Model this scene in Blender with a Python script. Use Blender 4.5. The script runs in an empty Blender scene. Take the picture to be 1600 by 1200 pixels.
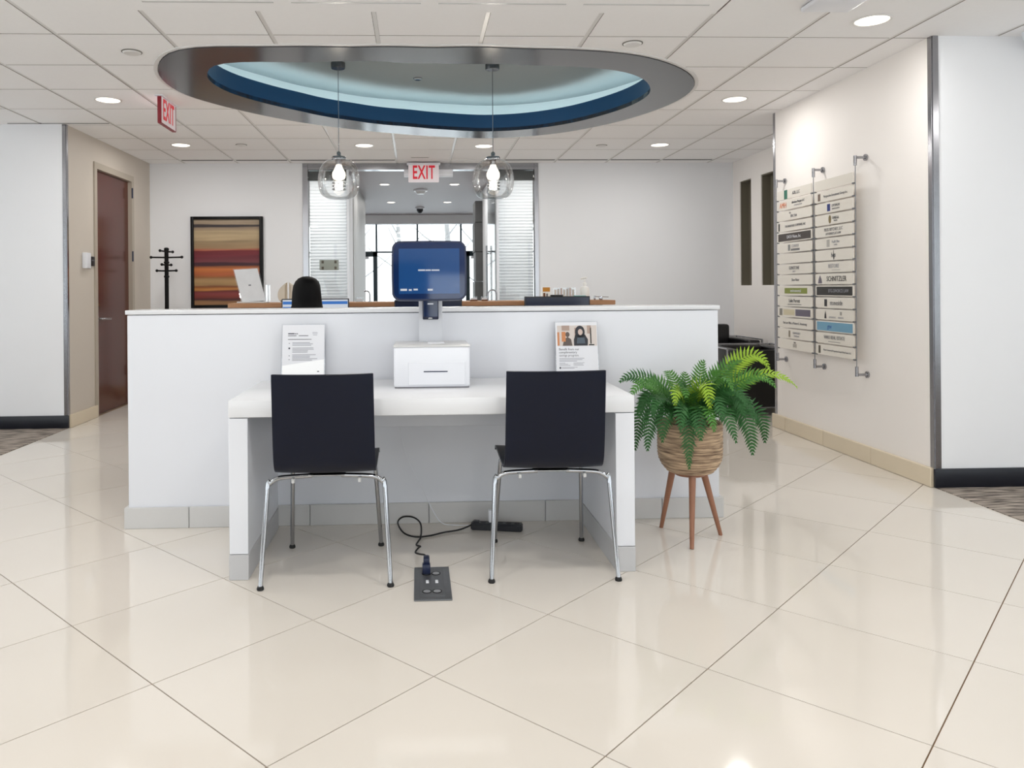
import bpy, bmesh, math, random
from mathutils import Vector, Matrix

random.seed(7)
scene = bpy.context.scene
COL = scene.collection

# ------------------------------------------------------------------ camera
F_PX, PX, PY, YAW, ROLL, EYE = 1202.5, 698.0, 451.1, 0.03868, -0.00799, 1.2
cam_d = bpy.data.cameras.new('camera')
cam = bpy.data.objects.new('camera', cam_d)
COL.objects.link(cam)
cam_d.sensor_fit = 'HORIZONTAL'
cam_d.sensor_width = 36.0
cam_d.lens = F_PX / 1600.0 * 36.0
cam_d.shift_x = (800.0 - PX) / 1600.0
cam_d.shift_y = (PY - 600.0) / 1600.0
cam_d.clip_start = 0.05
_r = Vector((math.cos(YAW), -math.sin(YAW), 0))
_f = Vector((math.sin(YAW), math.cos(YAW), 0))
_u = Vector((0, 0, 1))
_r2 = _r * math.cos(ROLL) + _u * math.sin(ROLL)
_u2 = -_r * math.sin(ROLL) + _u * math.cos(ROLL)
cm = Matrix.Identity(4)
for i in range(3):
    cm[i][0] = _r2[i]; cm[i][1] = _u2[i]; cm[i][2] = -_f[i]
cm[0][3], cm[1][3], cm[2][3] = 0, 0, EYE
cam.matrix_world = cm
scene.camera = cam

# ------------------------------------------------------------------ world, exposure
world = bpy.data.worlds.new('overcast_sky')
scene.world = world
world.use_nodes = True
bg = world.node_tree.nodes['Background']
bg.inputs['Color'].default_value = (0.955, 0.98, 1.0, 1)
bg.inputs['Strength'].default_value = 4.2
scene.cycles.transparent_max_bounces = 24
vs = scene.view_settings
vs.view_transform = 'Standard'
vs.look = 'None'
vs.exposure = -0.64
vs.gamma = 1.0
vs.use_curve_mapping = False
DOWNLIGHT_W = 13.5

# ------------------------------------------------------------------ helpers
def lin(c):
    out = []
    for v in c[:3]:
        v = v / 255.0
        out.append(v / 12.92 if v <= 0.04045 else ((v + 0.055) / 1.055) ** 2.4)
    return out

MATS = {}
def mat(name, rgb, rough=0.5, metal=0.0, noise=0.0, nscale=8.0, spec=0.5, bump=0.0, bscale=60.0, emit=0.0, coat=0.0, stretch=None, ior=None):
    """plain principled surface with a little procedural mottling"""
    m = bpy.data.materials.new(name)
    m.use_nodes = True
    nt = m.node_tree
    b = nt.nodes['Principled BSDF']
    c = lin(rgb)
    b.inputs['Base Color'].default_value = (*c, 1)
    b.inputs['Roughness'].default_value = rough
    b.inputs['Metallic'].default_value = metal
    b.inputs['Specular IOR Level'].default_value = spec
    if ior: b.inputs['IOR'].default_value = ior
    if coat:
        b.inputs['Coat Weight'].default_value = coat
        b.inputs['Coat Roughness'].default_value = 0.05
    if emit:
        b.inputs['Emission Color'].default_value = (*c, 1)
        b.inputs['Emission Strength'].default_value = emit
    if noise or bump:
        tc = nt.nodes.new('ShaderNodeTexCoord')
        mp = nt.nodes.new('ShaderNodeMapping')
        if stretch: mp.inputs['Scale'].default_value = stretch
        nt.links.new(tc.outputs['Object'], mp.inputs['Vector'])
        if noise:
            n = nt.nodes.new('ShaderNodeTexNoise')
            n.inputs['Scale'].default_value = nscale
            n.inputs['Detail'].default_value = 4
            nt.links.new(mp.outputs['Vector'], n.inputs['Vector'])
            r = nt.nodes.new('ShaderNodeMix'); r.data_type = 'RGBA'
            r.inputs['A'].default_value = (*[max(0, v * (1 - noise)) for v in c], 1)
            r.inputs['B'].default_value = (*[min(1, v * (1 + noise)) for v in c], 1)
            nt.links.new(n.outputs['Fac'], r.inputs['Factor'])
            nt.links.new(r.outputs['Result'], b.inputs['Base Color'])
        if bump:
            n2 = nt.nodes.new('ShaderNodeTexNoise')
            n2.inputs['Scale'].default_value = bscale
            nt.links.new(mp.outputs['Vector'], n2.inputs['Vector'])
            bp = nt.nodes.new('ShaderNodeBump')
            bp.inputs['Strength'].default_value = bump
            bp.inputs['Distance'].default_value = 0.002
            nt.links.new(n2.outputs['Fac'], bp.inputs['Height'])
            nt.links.new(bp.outputs['Normal'], b.inputs['Normal'])
    MATS[name] = m
    return m

def mat_glass(name, tint=(255, 255, 255), gloss=1.0, base=0.04):
    """thin clear pane: transparent, with a mirror-like sheen that grows at grazing angles"""
    m = bpy.data.materials.new(name); m.use_nodes = True
    nt = m.node_tree; nt.nodes.clear()
    out = nt.nodes.new('ShaderNodeOutputMaterial')
    tr = nt.nodes.new('ShaderNodeBsdfTransparent'); tr.inputs['Color'].default_value = (*lin(tint), 1)
    gl = nt.nodes.new('ShaderNodeBsdfGlossy'); gl.inputs['Roughness'].default_value = 0.03
    fr = nt.nodes.new('ShaderNodeFresnel'); fr.inputs['IOR'].default_value = 1.45
    mul = nt.nodes.new('ShaderNodeMath'); mul.operation = 'MULTIPLY_ADD'
    mul.inputs[1].default_value = gloss; mul.inputs[2].default_value = base; mul.use_clamp = True
    mx = nt.nodes.new('ShaderNodeMixShader')
    nt.links.new(fr.outputs[0], mul.inputs[0]); nt.links.new(mul.outputs[0], mx.inputs[0])
    nt.links.new(tr.outputs[0], mx.inputs[1]); nt.links.new(gl.outputs[0], mx.inputs[2])
    nt.links.new(mx.outputs[0], out.inputs['Surface'])
    MATS[name] = m
    return m

def mat_translucent(name, rgb, amount=0.5):
    m = bpy.data.materials.new(name); m.use_nodes = True
    nt = m.node_tree; nt.nodes.clear()
    out = nt.nodes.new('ShaderNodeOutputMaterial')
    d = nt.nodes.new('ShaderNodeBsdfDiffuse'); d.inputs['Color'].default_value = (*lin(rgb), 1)
    t = nt.nodes.new('ShaderNodeBsdfTranslucent'); t.inputs['Color'].default_value = (*lin(rgb), 1)
    mx = nt.nodes.new('ShaderNodeMixShader'); mx.inputs[0].default_value = amount
    nt.links.new(d.outputs[0], mx.inputs[1]); nt.links.new(t.outputs[0], mx.inputs[2]); nt.links.new(mx.outputs[0], out.inputs['Surface'])
    MATS[name] = m
    return m

def mat_emit(name, rgb, strength):
    m = bpy.data.materials.new(name); m.use_nodes = True
    nt = m.node_tree; nt.nodes.clear()
    out = nt.nodes.new('ShaderNodeOutputMaterial')
    e = nt.nodes.new('ShaderNodeEmission')
    e.inputs['Color'].default_value = (*lin(rgb), 1); e.inputs['Strength'].default_value = strength
    nt.links.new(e.outputs[0], out.inputs['Surface'])
    MATS[name] = m
    return m

WLOC = {}
def tag(o, label=None, cat=None, group=None, kind=None):
    if label: o['label'] = label
    if cat: o['category'] = cat
    if group: o['group'] = group
    if kind: o['kind'] = kind
    return o

def thing(name, loc, label, cat, group=None):
    o = bpy.data.objects.new(name, None)
    o.empty_display_size = 0.1
    COL.objects.link(o)
    o.location = loc
    WLOC[o.name] = Vector(loc)
    return tag(o, label, cat, group)

def struct(name, loc=(0, 0, 0)):
    o = bpy.data.objects.new(name, None); COL.objects.link(o); o.location = loc
    WLOC[o.name] = Vector(loc); o['kind'] = 'structure'
    return o

def link_mesh(name, me, c, parent):
    o = bpy.data.objects.new(name, me)
    COL.objects.link(o)
    o.location = c
    WLOC[o.name] = Vector(c)
    if parent is not None:
        o.parent = parent
        o.matrix_parent_inverse = Matrix.Translation(-WLOC[parent.name])
    return o

def build(name, bm, m, parent=None, smooth=False, label=None):
    """world-space bmesh -> one mesh object whose origin is its middle"""
    if isinstance(m, str): m = [MATS[m]]
    elif not isinstance(m, (list, tuple)): m = [m]
    m = [MATS[x] if isinstance(x, str) else x for x in m]
    bmesh.ops.recalc_face_normals(bm, faces=bm.faces)
    xs = [v.co for v in bm.verts]
    lo = Vector((min(v.x for v in xs), min(v.y for v in xs), min(v.z for v in xs)))
    hi = Vector((max(v.x for v in xs), max(v.y for v in xs), max(v.z for v in xs)))
    c = (lo + hi) / 2
    for v in bm.verts: v.co -= c
    if smooth:
        for f in bm.faces: f.smooth = True
    me = bpy.data.meshes.new(name)
    bm.to_mesh(me); bm.free()
    for x in m: me.materials.append(x)
    if smooth and isinstance(smooth, float):
        try: me.set_sharp_from_angle(angle=smooth)
        except Exception: pass
    o = link_mesh(name, me, c, parent)
    if label: o['label'] = label
    return o

def B(): return bmesh.new()

def add_box(bm, x0, x1, y0, y1, z0, z1, bev=0.0, seg=2, mi=0):
    vs = [bm.verts.new((x, y, z)) for x in (x0, x1) for y in (y0, y1) for z in (z0, z1)]
    idx = [(0, 1, 3, 2), (4, 6, 7, 5), (0, 4, 5, 1), (2, 3, 7, 6), (0, 2, 6, 4), (1, 5, 7, 3)]
    fs = [bm.faces.new([vs[i] for i in f]) for f in idx]
    for f in fs: f.material_index = mi
    if bev:
        bmesh.ops.recalc_face_normals(bm, faces=fs)
        es = set(e for f in fs for e in f.edges)
        bmesh.ops.bevel(bm, geom=list(es), offset=bev, segments=seg, profile=0.5, affect='EDGES')
    return vs

def box(name, x0, x1, y0, y1, z0, z1, m, parent=None, bev=0.0, seg=2, label=None):
    bm = B(); add_box(bm, x0, x1, y0, y1, z0, z1, bev, seg)
    return build(name, bm, m, parent, smooth=(math.radians(40) if bev else False), label=label)

def add_tube(bm, pts, r, n=10, caps=True, radii=None):
    pts = [Vector(p) for p in pts]
    rings = []
    up = None
    for i, p in enumerate(pts):
        if i == 0: d = pts[1] - p
        elif i == len(pts) - 1: d = p - pts[i - 1]
        else: d = (pts[i + 1] - p).normalized() + (p - pts[i - 1]).normalized()
        d.normalize()
        if up is None:
            up = Vector((0, 0, 1)) if abs(d.z) < 0.9 else Vector((1, 0, 0))
        a = d.cross(up); a.normalize()
        b = a.cross(d); b.normalize(); up = b
        rr = radii[i] if radii else r
        rings.append([bm.verts.new(p + a * rr * math.cos(t) + b * rr * math.sin(t)) for t in [2 * math.pi * k / n for k in range(n)]])
    for i in range(len(rings) - 1):
        for k in range(n):
            bm.faces.new((rings[i][k], rings[i][(k + 1) % n], rings[i + 1][(k + 1) % n], rings[i + 1][k]))
    if caps:
        bm.faces.new(rings[0][::-1]); bm.faces.new(rings[-1])

def tube(name, pts, r, m, parent=None, n=10, radii=None, label=None):
    bm = B(); add_tube(bm, pts, r, n, True, radii)
    return build(name, bm, m, parent, smooth=math.radians(50), label=label)

def spline(pts, per=8, closed=False):
    """Catmull-Rom through the points"""
    P = [Vector(p) for p in pts]
    n = len(P); out = []
    rng = range(n) if closed else range(n - 1)
    for i in rng:
        if closed: a, b, c, d = P[(i - 1) % n], P[i], P[(i + 1) % n], P[(i + 2) % n]
        else: a, b, c, d = P[max(i - 1, 0)], P[i], P[i + 1], P[min(i + 2, n - 1)]
        for k in range(per):
            t = k / per
            out.append(0.5 * ((2 * b) + (c - a) * t + (2 * a - 5 * b + 4 * c - d) * t * t + (-a + 3 * b - 3 * c + d) * t ** 3))
    if not closed: out.append(P[-1])
    return out

def add_lathe(bm, prof, cx, cy, n=32, cap=True):
    """prof: list of (radius, z)"""
    rings = []
    for r, z in prof:
        if r < 1e-6: rings.append([bm.verts.new((cx, cy, z))])
        else: rings.append([bm.verts.new((cx + r * math.cos(2 * math.pi * k / n), cy + r * math.sin(2 * math.pi * k / n), z)) for k in range(n)])
    for i in range(len(rings) - 1):
        a, b = rings[i], rings[i + 1]
        for k in range(n):
            k2 = (k + 1) % n
            if len(a) == 1 and len(b) == 1: continue
            if len(a) == 1: bm.faces.new((a[0], b[k2], b[k]))
            elif len(b) == 1: bm.faces.new((a[k], a[k2], b[0]))
            else: bm.faces.new((a[k], a[k2], b[k2], b[k]))
    if cap:
        if len(rings[0]) > 1: bm.faces.new(rings[0][::-1])
        if len(rings[-1]) > 1: bm.faces.new(rings[-1])

def lathe(name, prof, cx, cy, m, parent=None, n=32, cap=True, label=None, sharp=40):
    bm = B(); add_lathe(bm, prof, cx, cy, n, cap)
    return build(name, bm, m, parent, smooth=math.radians(sharp), label=label)

def add_prism(bm, poly, ext, mi=0):
    """planar polygon (3-D points) pushed along ext"""
    e = Vector(ext)
    a = [bm.verts.new(p) for p in poly]
    b = [bm.verts.new(Vector(p) + e) for p in poly]
    n = len(a)
    fs = [bm.faces.new(a[::-1]), bm.faces.new(b)]
    for i in range(n): fs.append(bm.faces.new((a[i], a[(i + 1) % n], b[(i + 1) % n], b[i])))
    for f in fs: f.material_index = mi

def rounded_rect(w, h, r, n=6):
    pts = []
    for cx, cy, a0 in ((w / 2 - r, h / 2 - r, 0), (-w / 2 + r, h / 2 - r, 90), (-w / 2 + r, -h / 2 + r, 180), (w / 2 - r, -h / 2 + r, 270)):
        for k in range(n + 1):
            a = math.radians(a0 + 90 * k / n)
            pts.append((cx + r * math.cos(a), cy + r * math.sin(a)))
    return pts

def frame_pts(pts2, o, xd, yd):
    o, xd, yd = Vector(o), Vector(xd), Vector(yd)
    return [o + xd * p[0] + yd * p[1] for p in pts2]

def text(name, s, size, o, xd, yd, m, parent, depth=0.0006, align='CENTER', squeeze=1.0, bold=0.0, spacing=1.0):
    cu = bpy.data.curves.new('lettering', 'FONT')
    cu.body = s; cu.size = size; cu.align_x = align; cu.align_y = 'CENTER'
    cu.extrude = depth; cu.resolution_u = 2; cu.offset = bold; cu.space_character = spacing
    tmp = bpy.data.objects.new('tmp', cu); COL.objects.link(tmp)
    bpy.context.view_layer.update()
    me = bpy.data.meshes.new_from_object(tmp.evaluated_get(bpy.context.evaluated_depsgraph_get()))
    bpy.data.objects.remove(tmp); bpy.data.curves.remove(cu)
    bm = B(); bm.from_mesh(me); bpy.data.meshes.remove(me)
    o, xd, yd = Vector(o), Vector(xd), Vector(yd); nd = xd.cross(yd)
    for v in bm.verts: v.co = o + xd * v.co.x * squeeze + yd * v.co.y + nd * v.co.z
    return build(name, bm, m, parent)

def flat(name, rects, o, xd, yd, m, parent, depth=0.0006):
    """one printed block made of small rectangles (x0,x1,y0,y1) on a plane"""
    bm = B()
    nd = Vector(xd).cross(Vector(yd))
    for r in rects:
        add_prism(bm, frame_pts([(r[0], r[2]), (r[1], r[2]), (r[1], r[3]), (r[0], r[3])], o, xd, yd), nd * depth)
    return build(name, bm, m, parent)

def copy_tree(o, parent=None):
    c = o.copy(); COL.objects.link(c)
    inv = o.matrix_parent_inverse.copy()
    c.parent = parent
    c.matrix_parent_inverse = inv
    WLOC[c.name] = WLOC[o.name].copy()
    for ch in list(o.children): copy_tree(ch, c)
    return c

# convex clipping -------------------------------------------------------------
def clip_half(poly, a, b, keep_left=True):
    """keep the part of 2-D poly on the left (or right) of the line a->b"""
    def side(p):
        s = (b[0] - a[0]) * (p[1] - a[1]) - (b[1] - a[1]) * (p[0] - a[0])
        return s if keep_left else -s
    out = []
    for i in range(len(poly)):
        p, q = poly[i], poly[(i + 1) % len(poly)]
        sp, sq = side(p), side(q)
        if sp >= 0: out.append(p)
        if (sp > 0 > sq) or (sp < 0 < sq):
            t = sp / (sp - sq)
            out.append((p[0] + (q[0] - p[0]) * t, p[1] + (q[1] - p[1]) * t))
    return out

def area2(poly):
    return abs(sum(poly[i][0] * poly[(i + 1) % len(poly)][1] - poly[(i + 1) % len(poly)][0] * poly[i][1] for i in range(len(poly)))) / 2

def subtract_convex(poly, hull):
    """pieces of poly outside the counter-clockwise convex hull"""
    rest, pieces = poly, []
    n = len(hull)
    for i in range(n):
        a, b = hull[i], hull[(i + 1) % n]
        o = clip_half(rest, a, b, False)
        if len(o) >= 3 and area2(o) > 1e-6: pieces.append(o)
        rest = clip_half(rest, a, b, True)
        if len(rest) < 3 or area2(rest) < 1e-6: return pieces, None
    return pieces, rest

def convex_hull(pts):
    pts = sorted(set(pts))
    def half(ps):
        h = []
        for p in ps:
            while len(h) > 1 and (h[-1][0] - h[-2][0]) * (p[1] - h[-2][1]) - (h[-1][1] - h[-2][1]) * (p[0] - h[-2][0]) <= 0: h.pop()
            h.append(p)
        return h
    lo, up = half(pts), half(pts[::-1])
    return lo[:-1] + up[:-1]

def rect_clip(poly, x0, x1, y0, y1):
    for a, b in (((x0, y0), (x1, y0)), ((x1, y0), (x1, y1)), ((x1, y1), (x0, y1)), ((x0, y1), (x0, y0))):
        poly = clip_half(poly, a, b, True)
        if len(poly) < 3: return []
    return poly

# ------------------------------------------------------------------ materials
mat('wall_white', (238, 239, 242), 0.6, noise=0.015, nscale=3)
mat('wall_greige', (204, 195, 184), 0.6, noise=0.03, nscale=3)
mat('wall_cream', (243, 238, 234), 0.6, noise=0.015, nscale=3)
mat('ceiling_board', (249, 248, 248), 0.85, noise=0.02, nscale=40, bump=0.15, bscale=250)
mat('ceiling_bar', (226, 224, 222), 0.3)
mat('plenum', (120, 116, 110), 0.9)
mat('tile_edge', (158, 151, 144), 0.9)
mat('grout', (128, 100, 72), 0.8)
mat('base_tile_cream', (222, 208, 184), 0.3, noise=0.03)
mat('base_tile_grey', (205, 204, 203), 0.3, noise=0.02)
mat('black_base', (14, 18, 30), 0.35)
mat('chrome', (176, 178, 182), 0.1, 1.0)
mat('brushed_metal', (164, 164, 168), 0.2, 1.0)
mat('charcoal_gloss', (58, 60, 64), 0.17, 0.0, spec=0.8)
mat('deep_blue', (8, 70, 114), 0.45)
mat('cove_paint', (214, 222, 222), 0.6)
mat('cove_ceiling', (150, 160, 162), 0.5)
mat('white_lacquer', (224, 226, 232), 0.25, noise=0.008, nscale=2)
mat('white_top', (225, 226, 229), 0.2)
mat('grey_kick', (190, 190, 192), 0.4)
mat('navy_ply', (6, 13, 32), 0.36, spec=0.25, noise=0.12, nscale=6, stretch=(1, 1, 6))
mat('rubber_black', (14, 14, 16), 0.6)
mat('plastic_black', (12, 14, 24), 0.4)
mat('plastic_white', (228, 230, 236), 0.3)
mat('plastic_pale_grey', (205, 205, 205), 0.25)
mat('navy_plastic', (14, 26, 58), 0.3)
mat('screen_navy', (12, 36, 78), 0.05, spec=0.5, ior=1.6)
mat('screen_off', (10, 22, 52), 0.15)
mat('door_cherry', (84, 36, 24), 0.22, noise=0.25, nscale=5, stretch=(4, 4, 0.5))
mat('door_frame', (176, 166, 152), 0.45)
mat('wood_ledge', (176, 128, 88), 0.4, noise=0.18, nscale=10, stretch=(0.6, 6, 6))
mat('wood_leg', (146, 100, 76), 0.45, noise=0.15, nscale=14, stretch=(4, 4, 0.8))
mat('frame_black', (8, 8, 10), 0.45, spec=0.25)
mat('red_sign', (200, 22, 44), 0.4, emit=0.5)
mat('red_dark', (140, 14, 34), 0.4)
mat('sign_white', (238, 228, 232), 0.4, emit=0.12)
mat('ink_pale', (176, 176, 184), 0.6)
mat('leather_black', (12, 12, 14), 0.32, noise=0.2, nscale=12, bump=0.2, bscale=80)
mat('hair_black', (7, 6, 8), 0.6, spec=0.15, noise=0.4, nscale=30, stretch=(3, 3, 0.4))
mat('skin', (168, 116, 88), 0.5)
mat('shirt_black', (18, 18, 22), 0.8)
mat('trouser_dark', (30, 30, 36), 0.8)
mat('paper', (224, 225, 230), 0.5)
mat('ink_dark', (52, 54, 66), 0.6)
mat('ink_grey', (150, 150, 158), 0.6)
mat('ink_mid', (104, 104, 110), 0.6)
mat('acrylic_panel', (228, 222, 212), 0.25)
mat('niche_dark', (84, 78, 68), 0.5)
mat('niche_olive', (112, 106, 92), 0.5)
mat('stone_dark', (92, 92, 92), 0.6, noise=0.12, nscale=14)
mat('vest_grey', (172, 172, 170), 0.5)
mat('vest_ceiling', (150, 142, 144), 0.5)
mat('window_frame', (22, 48, 58), 0.4)
mat('mullion', (74, 92, 104), 0.4)
mat('blind_white', (236, 240, 246), 0.5)
mat_translucent('slat_white', (246, 248, 252), 0.5)
mat('snow', (236, 242, 246), 0.8, noise=0.05, nscale=0.6)
mat('bark', (150, 150, 150), 0.9)
mat('fern_dark', (42, 90, 42), 0.5, spec=0.3, noise=0.3, nscale=30)
mat('fern_mid', (68, 118, 46), 0.5, spec=0.3, noise=0.3, nscale=30)
mat('fern_yellow', (138, 170, 48), 0.5, spec=0.3, noise=0.25, nscale=30)  # yellow-green tone for some of the fronds
mat('soil', (44, 36, 28), 0.95)
mat('bottle_white', (244, 242, 238), 0.35)
mat('beige_ceramic', (206, 194, 176), 0.25, noise=0.1)
mat('teal_card', (110, 176, 172), 0.5)
mat('orange_print', (206, 140, 44), 0.5)
mat('bronze', (112, 74, 50), 0.35, 0.6)
mat('steel_plate', (122, 124, 128), 0.38, 0.7, noise=0.1, nscale=30)
mat('steel_light', (190, 192, 196), 0.3, 0.7)
mat('desk_panel', (196, 196, 198), 0.5)
mat('chair_fabric', (24, 24, 28), 0.8)
mat_glass('clear_glass', (254, 254, 254), 0.6, 0.02)
mat_glass('pane_glass', (252, 254, 254), 0.8, 0.0)
mat_glass('acrylic_clear', (246, 248, 250), 0.8, 0.05)
mat_emit('lamp_white', (255, 244, 226), 6.0)
mat_emit('led_cove', (228, 246, 250), 15.0)
mat_emit('bulb_white', (255, 240, 214), 9.0)
mat_emit('vest_lamp', (255, 246, 230), 9.0)
mat_emit('screen_white', (235, 242, 252), 1.1)
mat_emit('screen_blue', (84, 142, 226), 1.0)
mat_emit('screen_text', (245, 248, 255), 1.0)

def mat_floor():
    m = bpy.data.materials.new('polished_cream_tile'); m.use_nodes = True
    nt = m.node_tree; b = nt.nodes['Principled BSDF']
    oi = nt.nodes.new('ShaderNodeObjectInfo')
    geo = nt.nodes.new('ShaderNodeNewGeometry')
    n = nt.nodes.new('ShaderNodeTexNoise'); n.inputs['Scale'].default_value = 1.1; n.inputs['Detail'].default_value = 3
    nt.links.new(geo.outputs['Position'], n.inputs['Vector'])
    add = nt.nodes.new('ShaderNodeMath'); add.operation = 'MULTIPLY_ADD'
    add.inputs[1].default_value = 0.35; nt.links.new(oi.outputs['Random'], add.inputs[0]); nt.links.new(n.outputs['Fac'], add.inputs[2])
    mx = nt.nodes.new('ShaderNodeMix'); mx.data_type = 'RGBA'
    mx.inputs['A'].default_value = (*lin((214, 207, 197)), 1); mx.inputs['B'].default_value = (*lin((224, 217, 208)), 1)
    nt.links.new(add.outputs[0], mx.inputs['Factor'])
    nt.links.new(mx.outputs['Result'], b.inputs['Base Color'])
    b.inputs['Roughness'].default_value = 0.06
    b.inputs['IOR'].default_value = 1.5
    MATS['floor_tile'] = m
mat_floor()

def mat_carpet():
    m = bpy.data.materials.new('streaked_carpet'); m.use_nodes = True
    nt = m.node_tree; b = nt.nodes['Principled BSDF']; b.inputs['Roughness'].default_value = 0.95
    tc = nt.nodes.new('ShaderNodeNewGeometry'); mp = nt.nodes.new('ShaderNodeMapping')
    mp.inputs['Rotation'].default_value = (0, 0, 0.5); mp.inputs['Scale'].default_value = (3, 26, 1)
    nt.links.new(tc.outputs['Position'], mp.inputs['Vector'])
    n = nt.nodes.new('ShaderNodeTexNoise'); n.inputs['Scale'].default_value = 2.2; n.inputs['Detail'].default_value = 6
    nt.links.new(mp.outputs['Vector'], n.inputs['Vector'])
    r = nt.nodes.new('ShaderNodeValToRGB')
    r.color_ramp.elements[0].position = 0.38; r.color_ramp.elements[0].color = (*lin((66, 58, 54)), 1)
    r.color_ramp.elements[1].position = 0.62; r.color_ramp.elements[1].color = (*lin((176, 164, 152)), 1)
    nt.links.new(n.outputs['Fac'], r.inputs['Fac']); nt.links.new(r.outputs['Color'], b.inputs['Base Color'])
    MATS['carpet'] = m
mat_carpet()

def mat_wicker():
    m = bpy.data.materials.new('woven_seagrass'); m.use_nodes = True
    nt = m.node_tree; b = nt.nodes['Principled BSDF']; b.inputs['Roughness'].default_value = 0.85
    tc = nt.nodes.new('ShaderNodeTexCoord'); mp = nt.nodes.new('ShaderNodeMapping'); mp.inputs['Scale'].default_value = (7, 7, 90)
    nt.links.new(tc.outputs['Object'], mp.inputs['Vector'])
    n = nt.nodes.new('ShaderNodeTexNoise'); n.inputs['Scale'].default_value = 1.6; n.inputs['Detail'].default_value = 5
    nt.links.new(mp.outputs['Vector'], n.inputs['Vector'])
    r = nt.nodes.new('ShaderNodeValToRGB')
    r.color_ramp.elements[0].position = 0.3; r.color_ramp.elements[0].color = (*lin((92, 70, 54)), 1)
    r.color_ramp.elements[1].position = 0.68; r.color_ramp.elements[1].color = (*lin((206, 178, 146)), 1)
    nt.links.new(n.outputs['Fac'], r.inputs['Fac']); nt.links.new(r.outputs['Color'], b.inputs['Base Color'])
    MATS['wicker'] = m
mat_wicker()

def mat_painting():
    """abstract picture: horizontal brushed bands; the bands are the picture's own print"""
    m = bpy.data.materials.new('striped_painting'); m.use_nodes = True
    nt = m.node_tree; b = nt.nodes['Principled BSDF']; b.inputs['Roughness'].default_value = 0.5
    tc = nt.nodes.new('ShaderNodeTexCoord')
    mp = nt.nodes.new('ShaderNodeMapping'); mp.inputs['Scale'].default_value = (1.2, 1, 26)
    nt.links.new(tc.outputs['Generated'], mp.inputs['Vector'])
    n = nt.nodes.new('ShaderNodeTexNoise'); n.inputs['Scale'].default_value = 1.0; n.inputs['Detail'].default_value = 5
    nt.links.new(mp.outputs['Vector'], n.inputs['Vector'])
    sp = nt.nodes.new('ShaderNodeSeparateXYZ'); nt.links.new(tc.outputs['Generated'], sp.inputs[0])
    ma = nt.nodes.new('ShaderNodeMath'); ma.operation = 'MULTIPLY_ADD'; ma.inputs[1].default_value = 0.05
    nt.links.new(n.outputs['Fac'], ma.inputs[0]); nt.links.new(sp.outputs['Z'], ma.inputs[2])
    sub = nt.nodes.new('ShaderNodeMath'); sub.operation = 'SUBTRACT'; sub.inputs[1].default_value = 0.025; nt.links.new(ma.outputs[0], sub.inputs[0])
    r = nt.nodes.new('ShaderNodeValToRGB')
    bands = [(0.0, (158, 116, 74)), (0.045, (140, 100, 64)), (0.06, (60, 18, 26)), (0.10, (120, 44, 34)), (0.14, (130, 50, 50)), (0.16, (104, 36, 30)),
             (0.18, (196, 130, 60)), (0.215, (120, 62, 30)), (0.235, (164, 128, 84)), (0.29, (172, 138, 92)), (0.33, (134, 86, 44)), (0.36, (176, 92, 50)),
             (0.42, (196, 112, 52)), (0.465, (60, 22, 34)), (0.49, (60, 22, 34)), (0.50, (112, 52, 58)), (0.56, (112, 34, 46)), (0.63, (112, 28, 34)), (0.645, (176, 96, 70)),
             (0.665, (160, 130, 96)), (0.74, (150, 128, 96)), (0.76, (182, 158, 122)), (0.86, (178, 156, 122)), (0.90, (140, 120, 100)), (0.915, (40, 32, 38)), (0.935, (60, 48, 48)), (0.945, (162, 142, 118)), (1.0, (168, 150, 128))]
    el = r.color_ramp.elements
    el[0].position = bands[0][0]; el[0].color = (*lin(bands[0][1]), 1)
    el[1].position = 1.0; el[1].color = (*lin(bands[-1][1]), 1)
    for p, c in bands[1:-1]:
        e = el.new(p); e.color = (*lin(c), 1)
    nt.links.new(sub.outputs[0], r.inputs['Fac'])
    mx = nt.nodes.new('ShaderNodeMix'); mx.data_type = 'RGBA'; mx.blend_type = 'OVERLAY'; mx.inputs['Factor'].default_value = 0.5
    nt.links.new(r.outputs['Color'], mx.inputs['A']); nt.links.new(n.outputs['Color'], mx.inputs['B'])
    bw = nt.nodes.new('ShaderNodeRGBToBW'); nt.links.new(n.outputs['Color'], bw.inputs[0]); nt.links.new(bw.outputs[0], mx.inputs['B'])
    nt.links.new(mx.outputs['Result'], b.inputs['Base Color'])
    MATS['painting'] = m
mat_painting()

# ================================================================== STRUCTURE
CEIL = 2.67
XL, XR = -3.07, 3.05          # corridor side planes
YB = 9.0                      # back wall
X_CAVE = 3.76                 # alcove side wall at the right, behind the directory wall

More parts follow.
